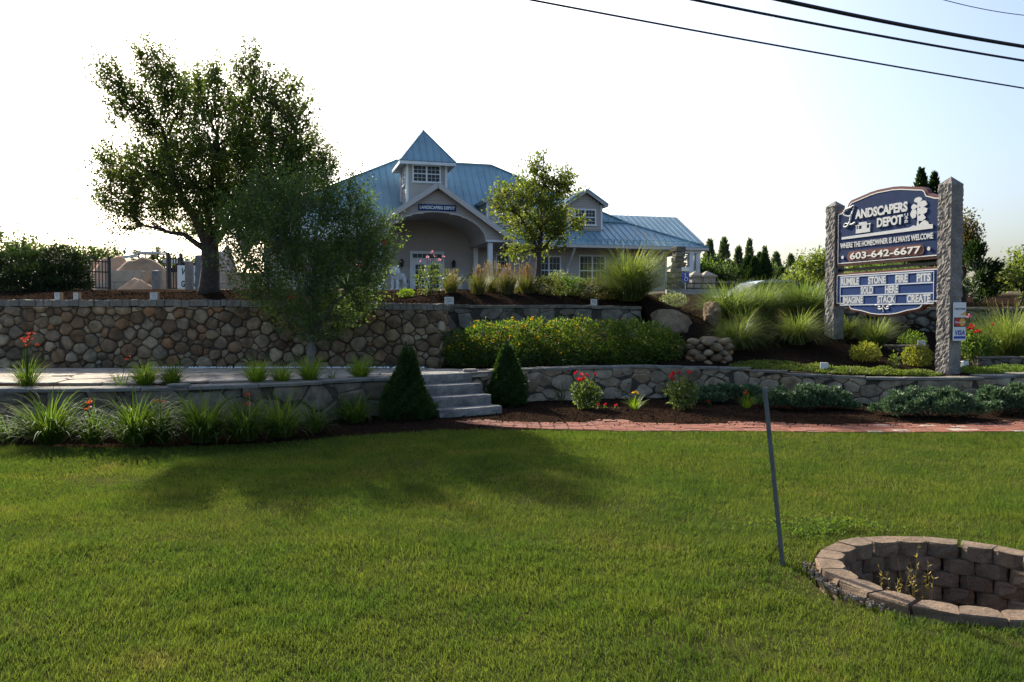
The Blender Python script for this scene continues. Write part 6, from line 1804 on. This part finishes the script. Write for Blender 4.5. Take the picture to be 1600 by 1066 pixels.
# silver car
def car():
    x = (1196 - 800) / F_PX * 31; z0 = 1.52
    t = thing('parked_car', 'silver car parked behind the tall ornamental grasses', 'car', (x, 31, z0), .25)
    side = [(-2.15, .35), (-2.2, .62), (-2.1, .84), (-1.35, .95), (-.75, 1.36), (-.3, 1.46), (.65, 1.45), (1.15, 1.32), (1.75, .98), (2.15, .92), (2.2, .6), (2.15, .35)]
    V = []; Fc = []; n = len(side); prof = [(-1, .0), (-.97, .0), (0, .0), (.97, 0), (1, 0)]
    ys = (-.86, -.80, -.3, .3, .80, .86)
    for y in ys:
        for (a, z) in side:
            k = 1.0 if abs(y) < .5 else (.985 if abs(y) < .83 else .95)
            yy = y * (.80 if z > 1.2 else (.93 if z > .9 else 1.0)); V.append((a * k, yy, z - (.02 if abs(y) > .5 and z > 1.2 else 0)))
    for i in range(len(ys) - 1): Fc += [(i * n + j, i * n + (j + 1) % n, (i + 1) * n + (j + 1) % n, (i + 1) * n + j) for j in range(n)]
    Fc += [tuple(range(n)), tuple(range(len(ys) * n - 1, (len(ys) - 1) * n - 1, -1))]
    o = part('body', V, Fc, M['silver'], t, True); bevel_mod(o, .05, 2)
    MB().prism([(-1.25, .97), (-.72, 1.33), (.62, 1.40), (1.1, 1.28), (1.55, .99)], -.79, -.70, 1).build('side_window', M['glass'], t)
    MB().prism([(-1.25, .97), (-.72, 1.33), (.62, 1.40), (1.1, 1.28), (1.55, .99)], .70, .79, 1).build('side_window', M['glass'], t)
    part('windscreen', [(-1.33, -.62, .985), (-1.33, .62, .985), (-.77, .55, 1.37), (-.77, -.55, 1.37)], [(0, 1, 2, 3)], M['glass'], t)
    part('rear_window', [(1.66, -.6, 1.06), (1.66, .6, 1.06), (1.19, .54, 1.34), (1.19, -.54, 1.34)], [(0, 1, 2, 3)], M['glass'], t)
    for a in (-1.35, 1.35):
        for y in (-.84, .84): w_ = MB().tube([(a, y - .1, .32), (a, y + .1, .32)], .32, 16).build('wheel', M['rubber'], t); MB().tube([(a, y - .11, .32), (a, y + .11, .32)], .19, 10).build('rim', M['silver'], w_)
    for y in (-.6, .6): MB().box(-2.2, -2.1, y - .16, y + .16, .62, .74).build('headlight', M['lampwhite'], t); MB().box(2.12, 2.21, y - .16, y + .16, .68, .84).build('tail_light', M['cardred'], t)
car()

# row of conifers beyond the car park
def spire(name, label, base, h, r, n, mat, size, group, seed, open_=False):
    """dense narrow evergreen"""
    rng = np.random.default_rng(seed); t = thing(name, label, 'tree', base, group=group)
    s_ = np.where(rng.uniform(0, 1, n) < .2, rng.uniform(.4, 1, n), 1 - np.sqrt(1 - rng.uniform(0, .999, n))); a = rng.uniform(0, 2 * math.pi, n)
    pr_ = np.interp(s_, [0, .08, .3, .6, .85, 1], [.7, .95, 1, .72, .34, .03]) * r
    lump = 1 + .16 * np.sin(a * 4 + s_ * 23 + seed) * np.sin(s_ * 37 + a) + .10 * np.sin(a * 9 - s_ * 51)
    if open_:
        pr_ = (1.03 - s_) ** .9 * r; lump = .82 + .32 * np.abs(np.sin(s_ * h * 3.4 + .7 * np.sin(a * 3 + seed))) + .14 * np.sin(a * 5 + s_ * 19)
    rr = pr_ * lump * (1 - .45 * rng.uniform(0, 1, n) ** 2)
    P = np.stack([rr * np.cos(a), rr * np.sin(a), s_ * h], 1)
    D = unit(np.stack([np.cos(a) * .55, np.sin(a) * .55, np.full(n, 1.2)], 1) + rdir(n, rng) * .45)
    part('crown', *leaf_quads(P, D, size * rng.uniform(.6, 1.4, n), .36, rng), M[mat], t)
    MB().tube([(0, 0, -.1), (0, 0, h * .92)], [h * .02 + .02, .01], 6).build('trunk', M['bark'], t)
def far_z(px, d): return up_z((px - 800) / F_PX * d, d)
BG = 'conifers beyond the car park'
for i, (px, top, d, w, lab) in enumerate(((1108, 378, 62, 2.6, 'blue green conifer touching the porch roof corner'), (1130, 374, 64, 2.6, 'tallest conifer next to the porch roof corner'), (1153, 388, 64, 2.3, 'third conifer from the porch roof'), (1170, 376, 70, 2.0, 'slender conifer behind the first dark arborvitae'), (1194, 388, 70, 2.2, 'conifer behind the pair of dark arborvitae'),
        (1212, 397, 66, 2.6, 'pale conifer right of the pair of arborvitae'), (1235, 400, 68, 2.2, 'second to last conifer of the row'), (1250, 404, 66, 2.2, 'last conifer of the row before the sign'))):
    z0 = far_z(px, d); h = at(px, top, d).z - z0
    spire('background_conifer', lab, ((px - 800) / F_PX * d, d, z0), h, w * .36, 2600, 'leaf_farcon', .30, BG, i, True)
for i, (px, top, d, w, lab) in enumerate(((1168, 400, 52, 1.3, 'dark narrow arborvitae, first of the narrow ones'), (1178, 404, 51, 1.1, 'dark narrow arborvitae touching the first'), (1186, 397, 52, 1.1, 'dark narrow arborvitae, tallest of the close pair'), (1193, 397, 51.5, 1.2, 'dark narrow arborvitae at the far side of the close pair'), (1222, 422, 46, 1.0, 'small dark arborvitae by the fence'))):
    z0 = far_z(px, d); h = at(px, top, d).z - z0
    spire('arborvitae', lab, ((px - 800) / F_PX * d, d, z0), h, w * .5, 2600, 'leaf_arb', .2, 'narrow dark arborvitae', 20 + i)
for i, (px, top, lab) in enumerate(((1436, 266, 'tall narrow arborvitae rising above the sign, the taller tip'), (1456, 273, 'tall narrow arborvitae rising above the sign beside the granite post'))):
    d = 33; z0 = far_z(px, d); h = at(px, top, d).z - z0
    spire('arborvitae', lab, ((px - 800) / F_PX * d, d, z0), h, .62, 8500, 'leaf_arb', .17, 'tall arborvitae behind the sign', 40 + i)
def far_tree(label, px, top, d, wpx, n, mat, leaf, seed, lo=None, name='background_tree', group='trees beyond the yard', squat=1.0):
    z0 = far_z(px, d); x = (px - 800) / F_PX * d; zt = at(px, top, d).z; w = wpx * d / F_PX; h = zt - z0
    rs = np.random.default_rng(seed); bl = []
    for k in range(9):
        a = rs.uniform(0, 6.28); r = w * .32 * rs.uniform(.2, 1); zz = z0 + h * rs.uniform(.38, .80); bl.append((Vector((x + r * math.cos(a), d + r * math.sin(a), zz)), (w * .26, w * .26, h * .17 * squat)))
    bl.append((Vector((x, d, zt - h * .16)), (w * .2, w * .2, h * .15)))
    return spray_tree(name, label, (x, d, z0), (x, d, z0 + h * .25), .02 * h + .05, bl, n, 9, leaf * 3.2, leaf, M[mat], seed=seed, group=group, twigs=.15, limb_r=.4)
far_tree('background tree behind the spreading evergreen, nearest the frame edge', 30, 376, 70, 90, 300, 'leaf_far', .34, 1)
far_tree('rounded background tree behind the top of the spreading evergreen', 75, 380, 80, 80, 260, 'leaf_far', .38, 2)
far_tree('background tree between the evergreen and the sand heap', 140, 386, 85, 60, 260, 'leaf_far', .36, 3)
far_tree('spiky background tree over the sand heap', 175, 392, 88, 50, 200, 'leaf_far', .36, 4)
far_tree('background tree left of the machine canopy', 112, 386, 90, 50, 200, 'leaf_far', .38, 5)
far_tree('low background tree behind the black gate', 300, 405, 95, 60, 200, 'leaf_far', .38, 6)
far_tree('low background tree right of the pointed conifers', 268, 402, 92, 40, 150, 'leaf_far', .36, 16)
for i, (px, top, w, lab) in enumerate(((218, 391, 2.8, 'small pointed conifer left of the machine'), (252, 388, 3.4, 'pointed conifer right of the machine'), (-4, 352, 5.0, 'conifer cut by the frame edge behind the spreading evergreen'), (237, 396, 2.4, 'small pointed conifer just behind the machine canopy'))):
    d = 80; z0 = far_z(px, d); conifer('background_conifer', lab, ((px - 800) / F_PX * d, d, z0), at(px, top, d).z - z0, w, 900, M['leaf_farcon'], .45, True, 'conifers beyond the yard', 60 + i)
far_tree('bushy tree under the porch roof corner', 1098, 412, 58, 50, 420, 'leaf_hedge', .22, 7)
far_tree('bushy tree behind the first conifers', 1135, 424, 57, 60, 380, 'leaf_far', .24, 8)
far_tree('low bushy tree behind the dark arborvitae', 1205, 430, 62, 70, 360, 'leaf_far', .26, 9)
far_tree('pale shrubby tree left of the granite sign post', 1280, 400, 40, 70, 480, 'leaf_farlight', .15, 10)
far_tree('pale shrub low between the conifers and the sign', 1250, 432, 42, 60, 320, 'leaf_farlight', .15, 11)
far_tree('dark leafy tree seen below the sign boards', 1395, 425, 26, 130, 800, 'leaf_bush', .10, 12)
far_tree('dark leafy tree seen between the sign boards', 1350, 405, 28, 90, 560, 'leaf_farlight', .11, 13)
far_tree('bronze tinged young tree beside the second granite post', 1503, 322, 26, 44, 380, 'leaf_plum', .10, 14)
far_tree('light green tree at the edge of the frame', 1598, 392, 24, 75, 420, 'leaf_farlight', .11, 15)
far_tree('low reddish tree in the gap beside the granite post', 1560, 438, 45, 40, 240, 'leaf_plum', .16, 17)
far_tree('low green tree line piece behind the gap', 1540, 440, 60, 70, 260, 'leaf_far', .26, 18)
d = 24; z0 = far_z(1526, d); conifer('twisted_juniper', 'dark spiky upright juniper beside the second granite post', ((1523 - 800) / F_PX * d, d, z0), at(1520, 392, d).z - z0, 1.25, 2600, M['leaf_arb'], .16, False, None, 71, power=.5)
tag(bpy.data.objects.new('x', None)) if False else None
# far wood closing the horizon
rng = np.random.default_rng(77); n = 26000
x = rng.uniform(-420, 420, n); y = 190 + rng.uniform(0, 30, n); hh = 5.0 + 1.6 * np.sin(x * .05) + 1.3 * np.sin(x * .17 + 1) + .8 * np.sin(x * .41)
P = np.stack([x, y, 3.4 + hh * rng.uniform(0, 1, n)], 1)
tag(part('far_wood', *leaf_quads(P, unit(rdir(n, rng) + np.array([0, -.2, .4])), 2.2 * rng.uniform(.5, 1.3, n), .7, rng), M['leaf_far']), 'distant wood along the horizon', 'trees', None, 'stuff')
